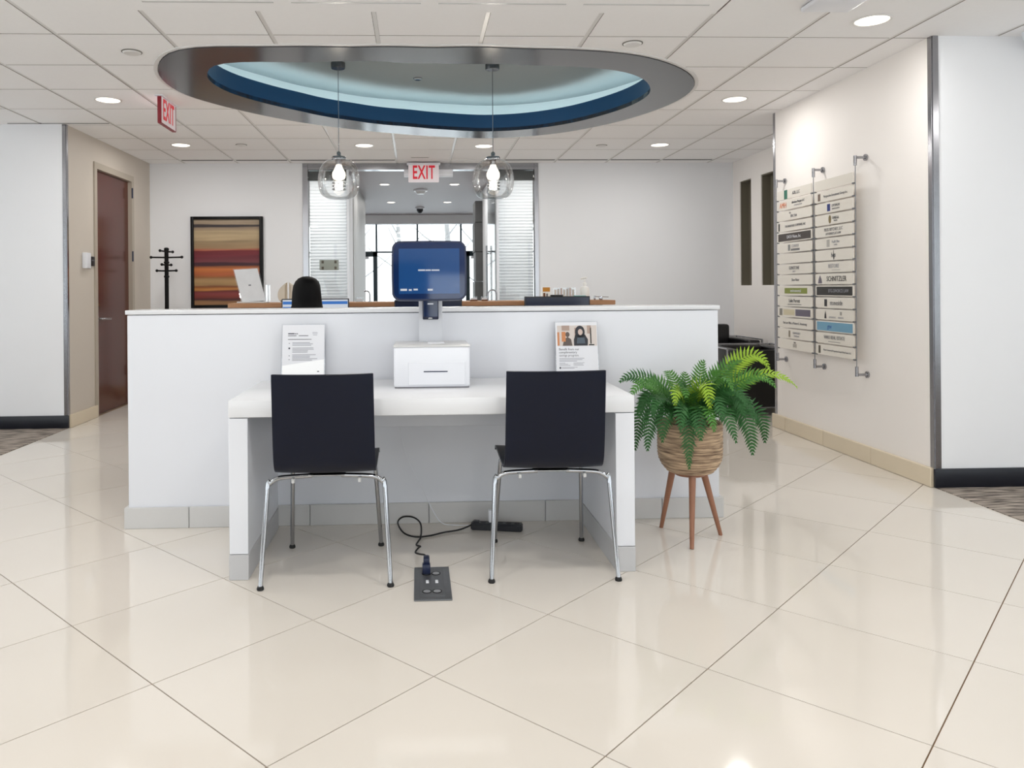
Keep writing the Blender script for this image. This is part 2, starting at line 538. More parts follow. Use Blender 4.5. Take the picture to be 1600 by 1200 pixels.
# ---- floor -------------------------------------------------------
floor = box('floor', -6.6, 6.6, -4.2, 15.6, -0.12, -0.004, 'grout')
floor['kind'] = 'structure'
T = 0.608
S2 = math.sqrt(0.5)
U0, V0 = 1.715, 1.655
full_tile = None
gap = 0.002
for i in range(-8, 14):
    for j in range(-8, 14):
        u0, v0 = U0 + i * T, V0 + j * T
        sq = [(u0 + gap, v0 + gap), (u0 + T - gap, v0 + gap), (u0 + T - gap, v0 + T - gap), (u0 + gap, v0 + T - gap)]
        poly = [(S2 * (u - v), S2 * (u + v)) for u, v in sq]
        cy = sum(p[1] for p in poly) / 4; cx = sum(p[0] for p in poly) / 4
        if cy < -0.2 or cy > 9.2 or cx < -3.6 or cx > 4.2: continue
        regions = [(XL + 0.0, XR, -0.6, 6.45), (XL, X_CAVE, 6.45, YB)]
        for rx0, rx1, ry0, ry1 in regions:
            pc = rect_clip(poly, rx0, rx1, ry0, ry1)
            if len(pc) < 3 or area2(pc) < 2e-4: continue
            whole = abs(area2(pc) - area2(poly)) < 1e-6
            if whole and full_tile is not None:
                o = full_tile.copy(); COL.objects.link(o); o.location = (cx, cy, -0.004)
                WLOC[o.name] = Vector(o.location)
            else:
                bm = B(); add_prism(bm, [(p[0], p[1], -0.008) for p in pc], (0, 0, 0.008))
                o = build('floor_tile', bm, 'floor_tile', floor)
                if whole: full_tile = o
# plain polished floor where single tiles are too far away or out of sight
bm = B(); add_box(bm, XL, XR, -4.1, -0.6, -0.008, 0)
build('floor_surface', bm, 'floor_tile', floor)
bm = B(); add_box(bm, -2.3, 2.5, YB, 15.2, -0.008, 0)
build('floor_surface', bm, 'floor_tile', floor)
for n, x0, x1, y0, y1 in (('floor_carpet', -6.6, XL, -4.1, 6.9), ('floor_carpet', XR, 6.6, -4.1, 4.43)):
    o = box(n, x0, x1, y0, y1, -0.004, 0.004, 'carpet'); o['kind'] = 'structure'

# ---- ceiling curves of the oval recess ---------------------------------
OUT_PTS = [(-1.404, 4.686), (-1.524, 4.797), (-1.651, 5.02), (-1.703, 5.159), (-1.753, 5.439), (-1.715, 5.801), (-1.585, 6.042), (-1.378, 6.336), (-1.14, 6.606), (-.872, 6.836),
           (-.578, 7.021), (-.184, 7.218), (.25, 7.38), (.686, 7.451), (1.05, 7.377), (1.384, 7.178), (1.672, 6.866), (1.903, 6.462), (2.028, 6.089), (2.065, 5.757), (2.012, 5.459),
           (1.915, 5.262), (1.75, 5.057), (1.493, 4.849), (1.282, 4.752), (1.031, 4.705), (.673, 4.685), (.1, 4.672), (-.4, 4.67), (-.9, 4.674)]
IN_PTS = [(-1.295, 4.989), (-1.396, 5.218), (-1.431, 5.347), (-1.424, 5.528), (-1.372, 5.722), (-1.178, 6.04), (-.945, 6.303), (-.547, 6.659), (-.054, 6.908), (.3, 7.05), (.657, 7.134),
          (1.004, 7.048), (1.317, 6.826), (1.575, 6.463), (1.726, 6.123), (1.771, 5.759), (1.728, 5.593), (1.602, 5.338), (1.467, 5.196), (1.312, 5.106), (1.108, 5.06), (.719, 5.02), (.3, 5.0), (-.036, 4.99), (-.7, 4.985)]
RC = (0.18, 5.9)
def radial(pts, n=120):
    pol = sorted((math.atan2(p[1] - RC[1], p[0] - RC[0]), math.hypot(p[0] - RC[0], p[1] - RC[1])) for p in pts)
    pol = [(pol[-1][0] - 2 * math.pi, pol[-1][1])] + pol + [(pol[0][0] + 2 * math.pi, pol[0][1])]
    out = []
    for k in range(n):
        a = -math.pi + 2 * math.pi * k / n
        for i in range(len(pol) - 1):
            if pol[i][0] <= a <= pol[i + 1][0]:
                t = (a - pol[i][0]) / (pol[i + 1][0] - pol[i][0])
                out.append(pol[i][1] + (pol[i + 1][1] - pol[i][1]) * t); break
    for _ in range(2):
        out = [(out[k - 1] + 2 * out[k] + out[(k + 1) % n]) / 4 for k in range(n)]
    return out
NR = 120
R_OUT, R_IN = radial(OUT_PTS, NR), radial(IN_PTS, NR)
def curve_at(rad, off=0.0):
    return [(RC[0] + (rad[k] + off) * math.cos(-math.pi + 2 * math.pi * k / NR), RC[1] + (rad[k] + off) * math.sin(-math.pi + 2 * math.pi * k / NR)) for k in range(NR)]
MID = convex_hull([(a[0] * 0.3 + b[0] * 0.7, a[1] * 0.3 + b[1] * 0.7) for a, b in zip(curve_at(R_IN), curve_at(R_OUT))])

# ---- ceiling -------------------------------------------------------
bm = B()
pieces, _ = subtract_convex([(-6.6, -4.2), (6.6, -4.2), (6.6, YB + 0.2), (-6.6, YB + 0.2)], MID)
for p in pieces: add_prism(bm, [(q[0], q[1], CEIL + 0.02) for q in p], (0, 0, 0.03))
ceiling = build('ceiling', bm, 'plenum'); ceiling['kind'] = 'structure'
CX0, CY0, CT = 0.392, 4.47, 0.61
bars_x = [CX0 + CT * k for k in range(-9, 9)]
rows_y = [CY0 + CT * k for k in range(-4, 8)]
full_ct = None
def in_zone(cx, cy):
    if cx < XL - 0.02 and cy > 6.88: return False
    if cx > XR and 4.43 < cy < 6.45: return False
    if cx > X_CAVE: return cy < 4.43
    return True
STRIP = (-1.438, 1.612, 3.62, 4.075)   # long air diffuser takes the place of tiles
for bx in bars_x[:-1]:
    for ry in rows_y:
        x0, x1, y0, y1 = bx + 0.013, bx + CT - 0.013, ry + 0.004, min(ry + CT - 0.004, YB)
        if y1 - y0 < 0.05: continue
        # limits set by the walls
        if bx < XL - 0.3 and (y0 + y1) / 2 > 6.95: continue
        if (y0 + y1) / 2 > 6.95: x0 = max(x0, XL)
        if x0 < XL and x1 > XL and y1 > 6.88: pass
        if 4.43 < (y0 + y1) / 2 < 6.3: x1 = min(x1, XR)
        if (y0 + y1) / 2 >= 6.3: x1 = min(x1, X_CAVE)
        if x1 - x0 < 0.03: continue
        poly = [(x0, y0), (x1, y0), (x1, y1), (x0, y1)]
        if STRIP[0] - 0.02 < x0 and x1 < STRIP[1] + 0.02:
            if y0 >= STRIP[2] and y1 <= STRIP[3]: continue
            if y1 <= STRIP[3] and y1 > STRIP[2]: poly = [(x0, y0), (x1, y0), (x1, STRIP[2] - 0.003), (x0, STRIP[2] - 0.003)]
            elif STRIP[2] < y1 and y0 < STRIP[3]: poly = [(x0, STRIP[3] + 0.003), (x1, STRIP[3] + 0.003), (x1, y1), (x0, y1)]
        pieces, inner = subtract_convex(poly, MID)
        if inner is None: pieces = [poly]
        if not pieces: continue
        whole = inner is None and abs(area2(poly) - (CT - 0.026) * (CT - 0.008)) < 1e-5
        if whole and full_ct is not None:
            o = full_ct.copy(); COL.objects.link(o); o.location = ((x0 + x1) / 2, (y0 + y1) / 2, WLOC[full_ct.name].z); WLOC[o.name] = Vector(o.location)
            continue
        bm = B()
        for p in pieces: add_prism(bm, [(q[0], q[1], CEIL) for q in p], (0, 0, 0.018))
        bm.normal_update()
        for f in bm.faces:
            if abs(f.normal.z) < 0.5: f.material_index = 1
        o = build('ceiling_tile', bm, ['ceiling_board', 'tile_edge'], ceiling)
        if whole: full_ct = o
# plain board beyond the part of the ceiling that can be seen
box('ceiling_panel', -6.6, 6.6, -4.1, rows_y[0], CEIL, CEIL + 0.018, 'ceiling_board', ceiling)
box('ceiling_panel', -6.6, bars_x[0], rows_y[0], 6.9, CEIL, CEIL + 0.018, 'ceiling_board', ceiling)
box('ceiling_panel', bars_x[-1], 6.6, rows_y[0], 4.43, CEIL, CEIL + 0.018, 'ceiling_board', ceiling)
# exposed grid bars running away from the viewer
def inside_hull(x, y):
    return all((MID[(i + 1) % len(MID)][0] - MID[i][0]) * (y - MID[i][1]) - (MID[(i + 1) % len(MID)][1] - MID[i][1]) * (x - MID[i][0]) > 0 for i in range(len(MID)))
for bx in bars_x:
    ymax = 6.88 if bx < XL else (4.43 if bx > XR else YB)
    spans = [(rows_y[0], ymax)]
    if bx > XR and bx < X_CAVE: spans = [(rows_y[0], 4.43), (6.45, YB)]
    if STRIP[0] - 0.01 < bx < STRIP[1] + 0.01: spans = [(rows_y[0], STRIP[2]), (STRIP[3], ymax)]
    for a, b in spans:
        ys = [a + (b - a) * k / 400 for k in range(401)]
        run = None
        for k, y in enumerate(ys):
            ins = inside_hull(bx, y)
            if not ins and run is None: run = y
            if run is not None and (ins or k == 400):
                if y - run > 0.03: box('grid_bar', bx - 0.0115, bx + 0.0115, run, y, CEIL + 0.003, CEIL + 0.02, 'ceiling_bar', ceiling)
                run = None
# dark air slots along the back wall and above the left-hand wall end
for k in range(-5, 5):
    x0 = CX0 + CT * k + 0.02; x1 = x0 + CT - 0.04
    if x0 > X_CAVE: continue
    box('air_slot', x0, min(x1, X_CAVE - 0.15), 8.765, 8.80, CEIL - 0.003, CEIL + 0.002, 'plastic_black' if not (-1 <= k <= 0) else 'ceiling_bar', ceiling)  # middle slots pale: a bright reflection put into their colour
box('air_slot', -3.55, -2.68, 6.835, 6.852, CEIL - 0.002, CEIL + 0.002, 'plastic_black', ceiling)

# ---- oval recess ---------------------------------------------------
recess = struct('ceiling_recess', (RC[0], RC[1], CEIL))
def ring_strip(bm, c0, z0, c1, z1):
    a = [bm.verts.new((p[0], p[1], z0)) for p in c0]; b = [bm.verts.new((p[0], p[1], z1)) for p in c1]
    for k in range(len(a)):
        k2 = (k + 1) % len(a); bm.faces.new((a[k], a[k2], b[k2], b[k]))
ZP = CEIL - 0.012
bm = B(); co, ci = curve_at(R_OUT), curve_at(R_IN)
ring_strip(bm, ci, ZP, co, ZP); ring_strip(bm, co, ZP, co, CEIL + 0.02); ring_strip(bm, co, CEIL + 0.02, ci, CEIL + 0.02); ring_strip(bm, ci, CEIL + 0.02, ci, ZP)
bmesh.ops.remove_doubles(bm, verts=bm.verts, dist=1e-5)
build('oval_ring', bm, 'charcoal_gloss', recess, smooth=math.radians(30), label='charcoal painted flat oval ring')
bm = B(); c2 = curve_at(R_OUT, 0.028)
ring_strip(bm, curve_at(R_OUT, 0.004), CEIL - 0.007, c2, CEIL - 0.007); ring_strip(bm, c2, CEIL - 0.007, c2, CEIL + 0.01); ring_strip(bm, c2, CEIL + 0.01, curve_at(R_OUT, 0.004), CEIL + 0.01); ring_strip(bm, curve_at(R_OUT, 0.004), CEIL + 0.01, curve_at(R_OUT, 0.004), CEIL - 0.007)
build('edge_trim', bm, 'ceiling_bar', recess, smooth=math.radians(30), label='thin white edge trim')
bm = B(); ce = curve_at(R_IN, 0.012)
ring_strip(bm, ci, ZP + 0.002, ci, 2.812); ring_strip(bm, ci, 2.812, ce, 2.812); ring_strip(bm, ce, 2.812, ce, ZP + 0.002); ring_strip(bm, ce, ZP + 0.002, ci, ZP + 0.002)
build('fascia', bm, 'deep_blue', recess, smooth=math.radians(30), label='deep blue inner band')
cw = curve_at(R_IN, 0.30)
bm = B(); ring_strip(bm, ce, 2.75, cw, 2.75); ring_strip(bm, cw, 2.75, cw, 2.968); ring_strip(bm, cw, 2.968, curve_at(R_IN, 0.33), 2.968); ring_strip(bm, curve_at(R_IN, 0.33), 2.968, curve_at(R_IN, 0.33), 2.735); ring_strip(bm, curve_at(R_IN, 0.33), 2.735, ce, 2.735)
build('cove_wall', bm, 'cove_paint', recess, smooth=math.radians(30), label='pale teal cove wall')
bm = B(); cc = [(p[0], p[1], 2.965) for p in curve_at(R_IN, 0.33)]
add_prism(bm, cc, (0, 0, 0.03)); build('upper_ceiling', bm, 'cove_ceiling', recess, label='grey upper ceiling')
bm = B(); a_, b_ = curve_at(R_IN, 0.05), curve_at(R_IN, 0.085)
ring_strip(bm, a_, 2.755, b_, 2.755); ring_strip(bm, b_, 2.755, b_, 2.768); ring_strip(bm, b_, 2.768, a_, 2.768); ring_strip(bm, a_, 2.768, a_, 2.755)
build('cove_light', bm, 'led_cove', recess, label='glowing light strip hidden in the cove')
lathe('recess_spot', [(0.0, 2.955), (0.03, 2.952), (0.038, 2.958), (0.038, 2.968), (0, 2.968)], 0.02, 6.45, 'chrome', recess, 20)

# ---- long air diffuser panel at the front of the ceiling ------------------------
ad = thing('ceiling_air_diffuser', (0.08, 3.85, CEIL), 'long pale slotted air diffuser panel set in the ceiling tiles', 'air diffuser')
bm = B(); add_box(bm, STRIP[0] - 0.05, STRIP[1] + 0.0, STRIP[2], STRIP[3], CEIL - 0.006, CEIL + 0.012, 0.003, 1)
build('panel', bm, 'ceiling_board', ad)
for k in range(3):
    y = 3.70 + k * 0.12
    for q in range(4):
        xa = STRIP[0] + 0.06 + q * 0.75
        box('slot', xa, xa + 0.66, y, y + 0.014, CEIL - 0.0068, CEIL - 0.002, 'plastic_pale_grey', ad)

# ---- walls -------------------------------------------------------
def wall(name, boxes, m):
    bm = B()
    for b in boxes: add_box(bm, *b)
    o = build(name, bm, m); o['kind'] = 'structure'
    return o
DY0, DY1, DZ = 7.50, 8.42, 2.39        # door in the left wall
wall('wall_left', [(XL - 0.14, XL, 6.90, DY0, 0, CEIL + 0.02), (XL - 0.14, XL, DY1, YB, 0, CEIL + 0.02), (XL - 0.14, XL, DY0, DY1, DZ, CEIL + 0.02)], 'wall_greige')
wall('wall_left_end', [(-6.6, XL, 6.88, 6.90, 0, CEIL + 0.02)], 'wall_white')
wall('wall_back_left', [(XL - 0.14, -1.317, YB, YB + 0.12, 0, CEIL + 0.02)], 'wall_white')
wall('wall_back_right', [(1.434, X_CAVE + 0.14, YB, YB + 0.12, 0, CEIL + 0.02)], 'wall_white')
wall('wall_right', [(XR, XR + 0.3, 4.45, 6.45, 0, CEIL + 0.02)], 'wall_cream')
wall('wall_right_end', [(XR, 6.6, 4.43, 4.45, 0, CEIL + 0.02)], 'wall_white')
wall('wall_alcove_return', [(XR + 0.3, X_CAVE, 6.33, 6.45, 0, CEIL + 0.02)], 'wall_cream')
NZ0, NZ1 = 1.211, 2.415
N1, N2 = (8.51, 8.81), (7.94, 8.26)
wall('wall_alcove', [(X_CAVE, X_CAVE + 0.14, 6.33, N2[0], 0, CEIL + 0.02), (X_CAVE, X_CAVE + 0.14, N2[1], N1[0], 0, CEIL + 0.02), (X_CAVE, X_CAVE + 0.14, N1[1], YB, 0, CEIL + 0.02)]
     + [(X_CAVE, X_CAVE + 0.14, a, b, 0, NZ0) for a, b in (N1, N2)] + [(X_CAVE, X_CAVE + 0.14, a, b, NZ1, CEIL + 0.02) for a, b in (N1, N2)], 'wall_cream')
for k, (a, b) in enumerate((N1, N2)):
    w = struct('window_%d' % (k + 1), (X_CAVE, (a + b) / 2, NZ0))
    bm = B()
    add_box(bm, X_CAVE + 0.10, X_CAVE + 0.13, a - 0.005, b + 0.005, NZ0 - 0.005, NZ1 + 0.005)
    build('pane', bm, 'niche_olive', w)
    bm = B()
    add_box(bm, X_CAVE + 0.01, X_CAVE + 0.10, b - 0.012, b + 0.004, NZ0, NZ1); add_box(bm, X_CAVE + 0.01, X_CAVE + 0.10, a - 0.004, a + 0.012, NZ0, NZ1)
    add_box(bm, X_CAVE + 0.01, X_CAVE + 0.10, a, b, NZ1 - 0.012, NZ1 + 0.004)
    build('window_frame', bm, 'niche_olive', w)
# outer shell behind and beside the viewer
wall('wall_far_left', [(-6.75, -6.6, -4.2, 6.9, 0, 0.35), (-6.75, -6.6, -4.2, 6.9, 2.5, CEIL + 0.02), (-6.75, -6.6, -4.2, -3.63, 0.35, 2.5), (-6.75, -6.6, 6.43, 6.9, 0.35, 2.5)], 'wall_white')
wall('wall_far_right', [(6.6, 6.75, -4.2, 4.45, 0, 0.35), (6.6, 6.75, -4.2, 4.45, 2.5, CEIL + 0.02), (6.6, 6.75, -4.2, -3.63, 0.35, 2.5), (6.6, 6.75, 4.03, 4.45, 0.35, 2.5)], 'wall_white')
wall('wall_added_pier', [(-0.95, 0.12, -4.2, -4.05, 0, CEIL + 0.02)], 'stone_dark')  # unseen pier, made dark to darken the kiosk screen's reflection
wall('wall_behind', [(-6.6, -0.95, -4.2, -4.05, 0, 0.35), (-6.6, -0.95, -4.2, -4.05, 2.5, CEIL + 0.02), (0.12, 6.6, -4.2, -4.05, 0, 0.35), (0.12, 6.6, -4.2, -4.05, 2.5, CEIL + 0.02), (6.4, 6.6, -4.2, -4.05, 0.35, 2.5), (-6.6, -6.4, -4.2, -4.05, 0.35, 2.5)], 'wall_white')
for n, xa, xb in (('window_3', 0.12, 6.4), ('window_7', -6.4, -0.95)):  # the left one is an unseen opening added for more ambient daylight
    w = struct(n, ((xa + xb) / 2, -4.1, 0.35))
    for k in range(5):
        xm = xa + 0.03 + (xb - xa - 0.06) * k / 4
        box('mullion', xm - 0.03, xm + 0.03, -4.16, -4.08, 0.35, 2.5, 'mullion', w)
    box('pane', xa, xb, -4.125, -4.115, 0.35, 2.5, 'pane_glass', w)
for n, xw, yb_ in (('window_8', -6.675, 6.4), ('window_9', 6.675, 4.0)):  # unseen corridor windows, added to bring in more daylight
    w = struct(n, (xw, 1.2, 0.35))
    for k in range(5):
        ym = -3.6 + (yb_ + 3.6) * k / 4
        box('mullion', xw - 0.04, xw + 0.04, ym - 0.03, ym + 0.03, 0.35, 2.5, 'mullion', w)
    box('pane', xw - 0.005, xw + 0.005, -3.6, yb_, 0.35, 2.5, 'pane_glass', w)

# ---- baseboards and corner guards -------------------------------------------
bb = struct('baseboard_right', (XR, 5.4, 0))
for y0, y1 in ((6.25, 6.455), (5.652, 6.246), (5.048, 5.648), (4.44, 5.044)):
    bm = B(); add_box(bm, XR - 0.022, XR - 0.001, y0, y1, 0.001, 0.115, 0.003, 1); build('base_tile', bm, 'base_tile_cream', bb)
bm = B(); add_box(bm, XR - 0.022, XR + 0.30, 6.457, 6.475, 0.001, 0.115, 0.003, 1); build('base_tile', bm, 'base_tile_cream', bb)
bb = struct('baseboard_left', (XL, 7.5, 0))
for y0, y1 in ((6.905, 7.478), (8.47, 8.99)):
    bm = B(); add_box(bm, XL + 0.001, XL + 0.02, y0, y1, 0.001, 0.115, 0.003, 1); build('base_tile', bm, 'base_tile_cream', bb)
for n, b in (('baseboard_left_end', (-6.6, XL + 0.012, 6.862, 6.879, 0.004, 0.115)), ('baseboard_right_end', (XR - 0.012, 6.6, 4.412, 4.429, 0.004, 0.115))):
    o = box(n, *b, 'black_base', bev=0.003); o['kind'] = 'structure'
o = box('baseboard_back', -3.06, -1.33, 8.985, 8.999, 0.001, 0.11, 'base_tile_cream', bev=0.003); o['kind'] = 'structure'
o = box('baseboard_back', 1.45, X_CAVE - 0.01, 8.985, 8.999, 0.001, 0.11, 'base_tile_cream', bev=0.003); o['kind'] = 'structure'
o = box('baseboard_alcove', X_CAVE - 0.014, X_CAVE - 0.001, 6.46, 8.98, 0.001, 0.11, 'base_tile_cream', bev=0.003); o['kind'] = 'structure'
def corner_guard(x, y, sx, sy, w=0.034):
    bm = B()
    # an L of two thin leaves wrapped round the vertical corner
    add_box(bm, min(x, x + sx * w), max(x, x + sx * w), min(y, y - sy * 0.006), max(y, y - sy * 0.006), 0.116, CEIL)
    add_box(bm, min(x, x - sx * 0.006), max(x, x - sx * 0.006), min(y, y + sy * w) , max(y, y + sy * w), 0.116, CEIL)
    o = build('trim_corner', bm, 'brushed_metal'); o['kind'] = 'structure'
corner_guard(XR, 4.43, 1, 1)
corner_guard(XR, 6.45, 1, -1, 0.03)
corner_guard(XL, 6.88, -1, 1, 0.03)

# ---- door in the left wall ----------------------------------------------
d = struct('door_1', (XL, (DY0 + DY1) / 2, 0))
bm = B(); add_box(bm, XL - 0.07, XL - 0.03, DY0 + 0.012, DY1 - 0.012, 0.006, DZ - 0.012, 0.002, 1)
leaf = build('door_leaf', bm, 'door_cherry', d, label='dark cherry wood door leaf')
bm = B()
for a, b in ((DY0 - 0.05, DY0 + 0.012), (DY1 - 0.012, DY1 + 0.05)): add_box(bm, XL - 0.1, XL + 0.012, a, b, 0.001, DZ + 0.05)
add_box(bm, XL - 0.1, XL + 0.012, DY0 + 0.012, DY1 - 0.012, DZ - 0.012, DZ + 0.05)
build('door_frame', bm, 'door_frame', d)
hb = B(); add_tube(hb, [(XL - 0.03, 7.575, 0.935), (XL + 0.035, 7.575, 0.935), (XL + 0.045, 7.6, 0.935), (XL + 0.045, 7.73, 0.93)], 0.011, 10)
build('lever_handle', hb, 'chrome', d, smooth=math.radians(50))
hb = B(); add_tube(hb, [(XL - 0.03, 7.575, 0.935), (XL - 0.02, 7.575, 0.935)], 0.03, 16); build('handle_rose', hb, 'chrome', d, smooth=math.radians(40))
hb = B(); add_tube(hb, [(XL - 0.03, 7.575, 1.06), (XL - 0.008, 7.575, 1.06)], 0.026, 16); build('deadbolt', hb, 'chrome', d, smooth=math.radians(40))
for z in (2.2, 1.52, 0.3):
    hb = B(); add_tube(hb, [(XL + 0.014, DY1 - 0.005, z), (XL + 0.014, DY1 - 0.005, z + 0.11)], 0.009, 10); build('hinge', hb, 'navy_plastic', d)

# ================================================================== VESTIBULE (beyond the back wall opening)
VZ = 2.63
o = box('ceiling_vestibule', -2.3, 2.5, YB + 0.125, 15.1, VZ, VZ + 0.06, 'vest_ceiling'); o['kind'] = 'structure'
o = box('trim_1', -1.317, 1.434, YB + 0.0, YB + 0.125, VZ - 0.035, CEIL + 0.015, 'brushed_metal'); o['kind'] = 'structure'
o = box('ceiling_bulkhead', -2.3, 2.5, 14.9, 15.12, 2.46, VZ + 0.06, 'wall_white'); o['kind'] = 'structure'
for i, (x0, x1) in enumerate(((-1.317, -1.257), (1.39, 1.434))):
    o = box('trim_%d' % (i + 2), x0, x1, YB - 0.012, YB + 0.11, 0.0, CEIL - 0.002, 'brushed_metal'); o['kind'] = 'structure'
def blind(x0, x1, label):
    r = thing('window_blind', ((x0 + x1) / 2, YB + 0.08, 0), label, 'blind', 'slatted blinds in the back opening')
    box('headrail', x0, x1, YB + 0.055, YB + 0.115, 2.478, VZ - 0.04, 'stone_dark', r, bev=0.003)
    n = 64; first = None
    for k in range(n):
        z = 2.46 - k * 0.0365
        if first is None:
            bm = B()
            prof = [(0.0, -0.0195), (0.010, -0.010), (0.013, 0.001), (0.009, 0.012), (0.0, 0.0195)]
            a = [bm.verts.new((x0 + 0.008, YB + 0.085 - p[0], z + p[1])) for p in prof]; b = [bm.verts.new((x1 - 0.008, YB + 0.085 - p[0], z + p[1])) for p in prof]
            for q in range(4): bm.faces.new((a[q], b[q], b[q + 1], a[q + 1]))
            first = build('slat', bm, 'slat_white', r)
        else:
            o = first.copy(); COL.objects.link(o); o.location = WLOC[first.name] + Vector((0, 0, -k * 0.0365)); WLOC[o.name] = Vector(o.location)
    box('bottom_rail', x0 + 0.006, x1 - 0.006, YB + 0.07, YB + 0.1, 2.46 - n * 0.0365, 2.46 - n * 0.0365 + 0.016, 'blind_white', r, bev=0.003)
    for xc in (x0 + 0.08, x1 - 0.08): tube('cord', [(xc, YB + 0.072, 2.48), (xc, YB + 0.072, 0.14)], 0.0012, 'blind_white', r, 5)
blind(-1.255, -0.805, 'white slatted blind beside the grey four-cornered plate')
blind(0.962, 1.388, 'white slatted blind nearer the white pump bottle')
for n, x0, x1 in (('window_4', -1.257, -0.80), ('window_5', 0.957, 1.39)):
    w = struct(n, ((x0 + x1) / 2, YB + 0.03, 0))
    box('pane', x0, x1, YB + 0.028, YB + 0.036, 0.06, VZ - 0.04, 'pane_glass', w)
    xs = x1 if x0 < 0 else x0
    box('stile', xs - 0.012, xs + 0.012, YB + 0.01, YB + 0.12, 0.0, VZ - 0.035, 'blind_white', w)
# plate stuck on the glazing
pl = thing('glass_plate', (-1.02, YB + 0.02, 1.487), 'grey rectangular plate with four dark corner pads on the glazing', 'plate')
box('plate', -1.131, -0.91, YB + 0.018, YB + 0.027, 1.427, 1.547, mat('plate_grey', (150, 156, 148), 0.5), pl, bev=0.002)
for x in (-1.095, -0.946):
    for z in (1.452, 1.522): box('pad', x - 0.013, x + 0.013, YB + 0.014, YB + 0.0185, z - 0.016, z + 0.016, 'niche_dark', pl)
# side walls of the vestibule
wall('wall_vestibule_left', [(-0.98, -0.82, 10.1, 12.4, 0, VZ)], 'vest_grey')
o = box('wall_vestibule_panel', -0.86, -0.83, YB + 0.13, 10.09, 0, VZ, 'wall_white'); o['kind'] = 'structure'
o = box('wall_vestibule_panel', 0.97, 1.0, YB + 0.13, 11.28, 0, VZ, 'wall_white'); o['kind'] = 'structure'
pier = struct('wall_vestibule_pier', (1.2, 11.5, 0))
for k in range(6):
    bm = B(); add_box(bm, 0.855 + 0.012 * (k % 2), 1.6, 11.3, 11.75, k * 0.435 + 0.003, min((k + 1) * 0.435 - 0.003, VZ - 0.14), 0.004, 1); build('stone_block', bm, 'stone_dark', pier)
gd = thing('glass_door', (0.90, 9.9, 0), 'open clear glass door leaf with slim metal rail in the entrance', 'door')
box('pane', 0.93, 0.938, 9.15, 10.05, 0.06, 2.44, 'pane_glass', gd)
box('top_rail', 0.922, 0.946, 9.15, 10.05, 2.44, 2.5, 'brushed_metal', gd, bev=0.002)
box('bottom_rail', 0.922, 0.946, 9.15, 10.05, 0.005, 0.06, 'brushed_metal', gd, bev=0.002)
tube('pull_bar', [(0.9, 9.9, 0.75), (0.9, 9.9, 1.75)], 0.012, 'brushed_metal', gd)
for z in (0.85, 1.65): tube('pull_post', [(0.9, 9.9, z), (0.932, 9.9, z)], 0.008, 'brushed_metal', gd, 8)
# entrance glazing
eg = struct('window_6', (0, 15, 0))
for x in (-1.58, -0.779, 0.017, 0.866, 1.70): box('mullion', x - 0.018, x + 0.018, 14.97, 15.05, 0.0, 2.47, 'mullion', eg)
box('transom', -2.2, 2.4, 14.98, 15.04, 1.905, 1.935, 'mullion', eg)
box('sill', -2.2, 2.4, 14.96, 15.06, 0.0, 0.08, 'window_frame', eg)
for xa, xb in ((-2.2, -1.58), (-1.58, -0.779), (-0.779, 0.017), (0.017, 0.866), (0.866, 1.70), (1.7, 2.4)):
    box('pane', xa + 0.02, xb - 0.02, 15.005, 15.015, 1.935, 2.465, 'pane_glass', eg)
    box('pane', xa + 0.02, xb - 0.02, 15.005, 15.015, 0.08, 1.905, 'pane_glass', eg)
for n, xa, xb in (('door_2', -1.6, -0.765), ('door_3', 0.95, 1.8)):
    dd = struct(n, ((xa + xb) / 2, 14.9, 0))
    box('door_jamb', xa - 0.0, xa + 0.075, 14.88, 14.96, 0, 1.92, 'window_frame', dd)
    box('door_jamb', xb - 0.075, xb, 14.88, 14.96, 0, 1.92, 'window_frame', dd)
    box('door_head', xa, xb, 14.88, 14.96, 1.83, 1.92, 'window_frame', dd)
    box('door_closer', xa + 0.45 if xa < 0 else xa + 0.1, xa + 0.68 if xa < 0 else xa + 0.33, 14.84, 14.879, 1.78, 1.83, 'plastic_white', dd, bev=0.004)
o = box('wall_entrance', -3.2, -2.2, 14.95, 15.1, 0, 2.7, 'wall_white'); o['kind'] = 'structure'
o = box('wall_entrance', 2.4, 3.2, 14.95, 15.1, 0, 2.7, 'wall_white'); o['kind'] = 'structure'
o = box('wall_vestibule_side', -2.4, -2.3, YB + 0.13, 15.1, 0, 2.7, 'wall_white'); o['kind'] = 'structure'
o = box('wall_vestibule_side', 2.5, 2.6, YB + 0.13, 15.1, 0, 2.7, 'wall_white'); o['kind'] = 'structure'

# ---- outdoors: snow and bare trees beyond the glass
o = box('ground_outside', -40, 40, 15.2, 80, -0.3, -0.05, 'snow'); o['kind'] = 'structure'
for i, (x, y, h) in enumerate(((-2.2, 26, 6.5), (-0.8, 31, 7.5), (0.9, 24, 6.0), (2.3, 29, 7.0), (3.8, 27, 6.5), (-3.9, 30, 7.0))):
    t = thing('bare_tree', (x, y, -0.05), ['slim bare tree in the snow beyond the entrance doors'][0], 'tree', 'bare trees outside the entrance')
    tube('trunk', [(x, y, -0.08), (x + 0.1, y, h * 0.4), (x - 0.05, y, h * 0.75), (x, y, h)], 0.1, 'bark', t, 7, radii=[0.12, 0.09, 0.05, 0.015])
    for k in range(12):
        z = h * (0.2 + 0.065 * k); a = k * 2.4 + i; L = h * 0.24 * (1.1 - 0.06 * k)
        dx, dy = math.cos(a) * L, math.sin(a) * L
        tube('branch', [(x, y, z), (x + dx * 0.5, y + dy * 0.5, z + L * 0.35), (x + dx, y + dy, z + L * 0.8)], 0.02, 'bark', t, 5, radii=[0.035, 0.022, 0.006])

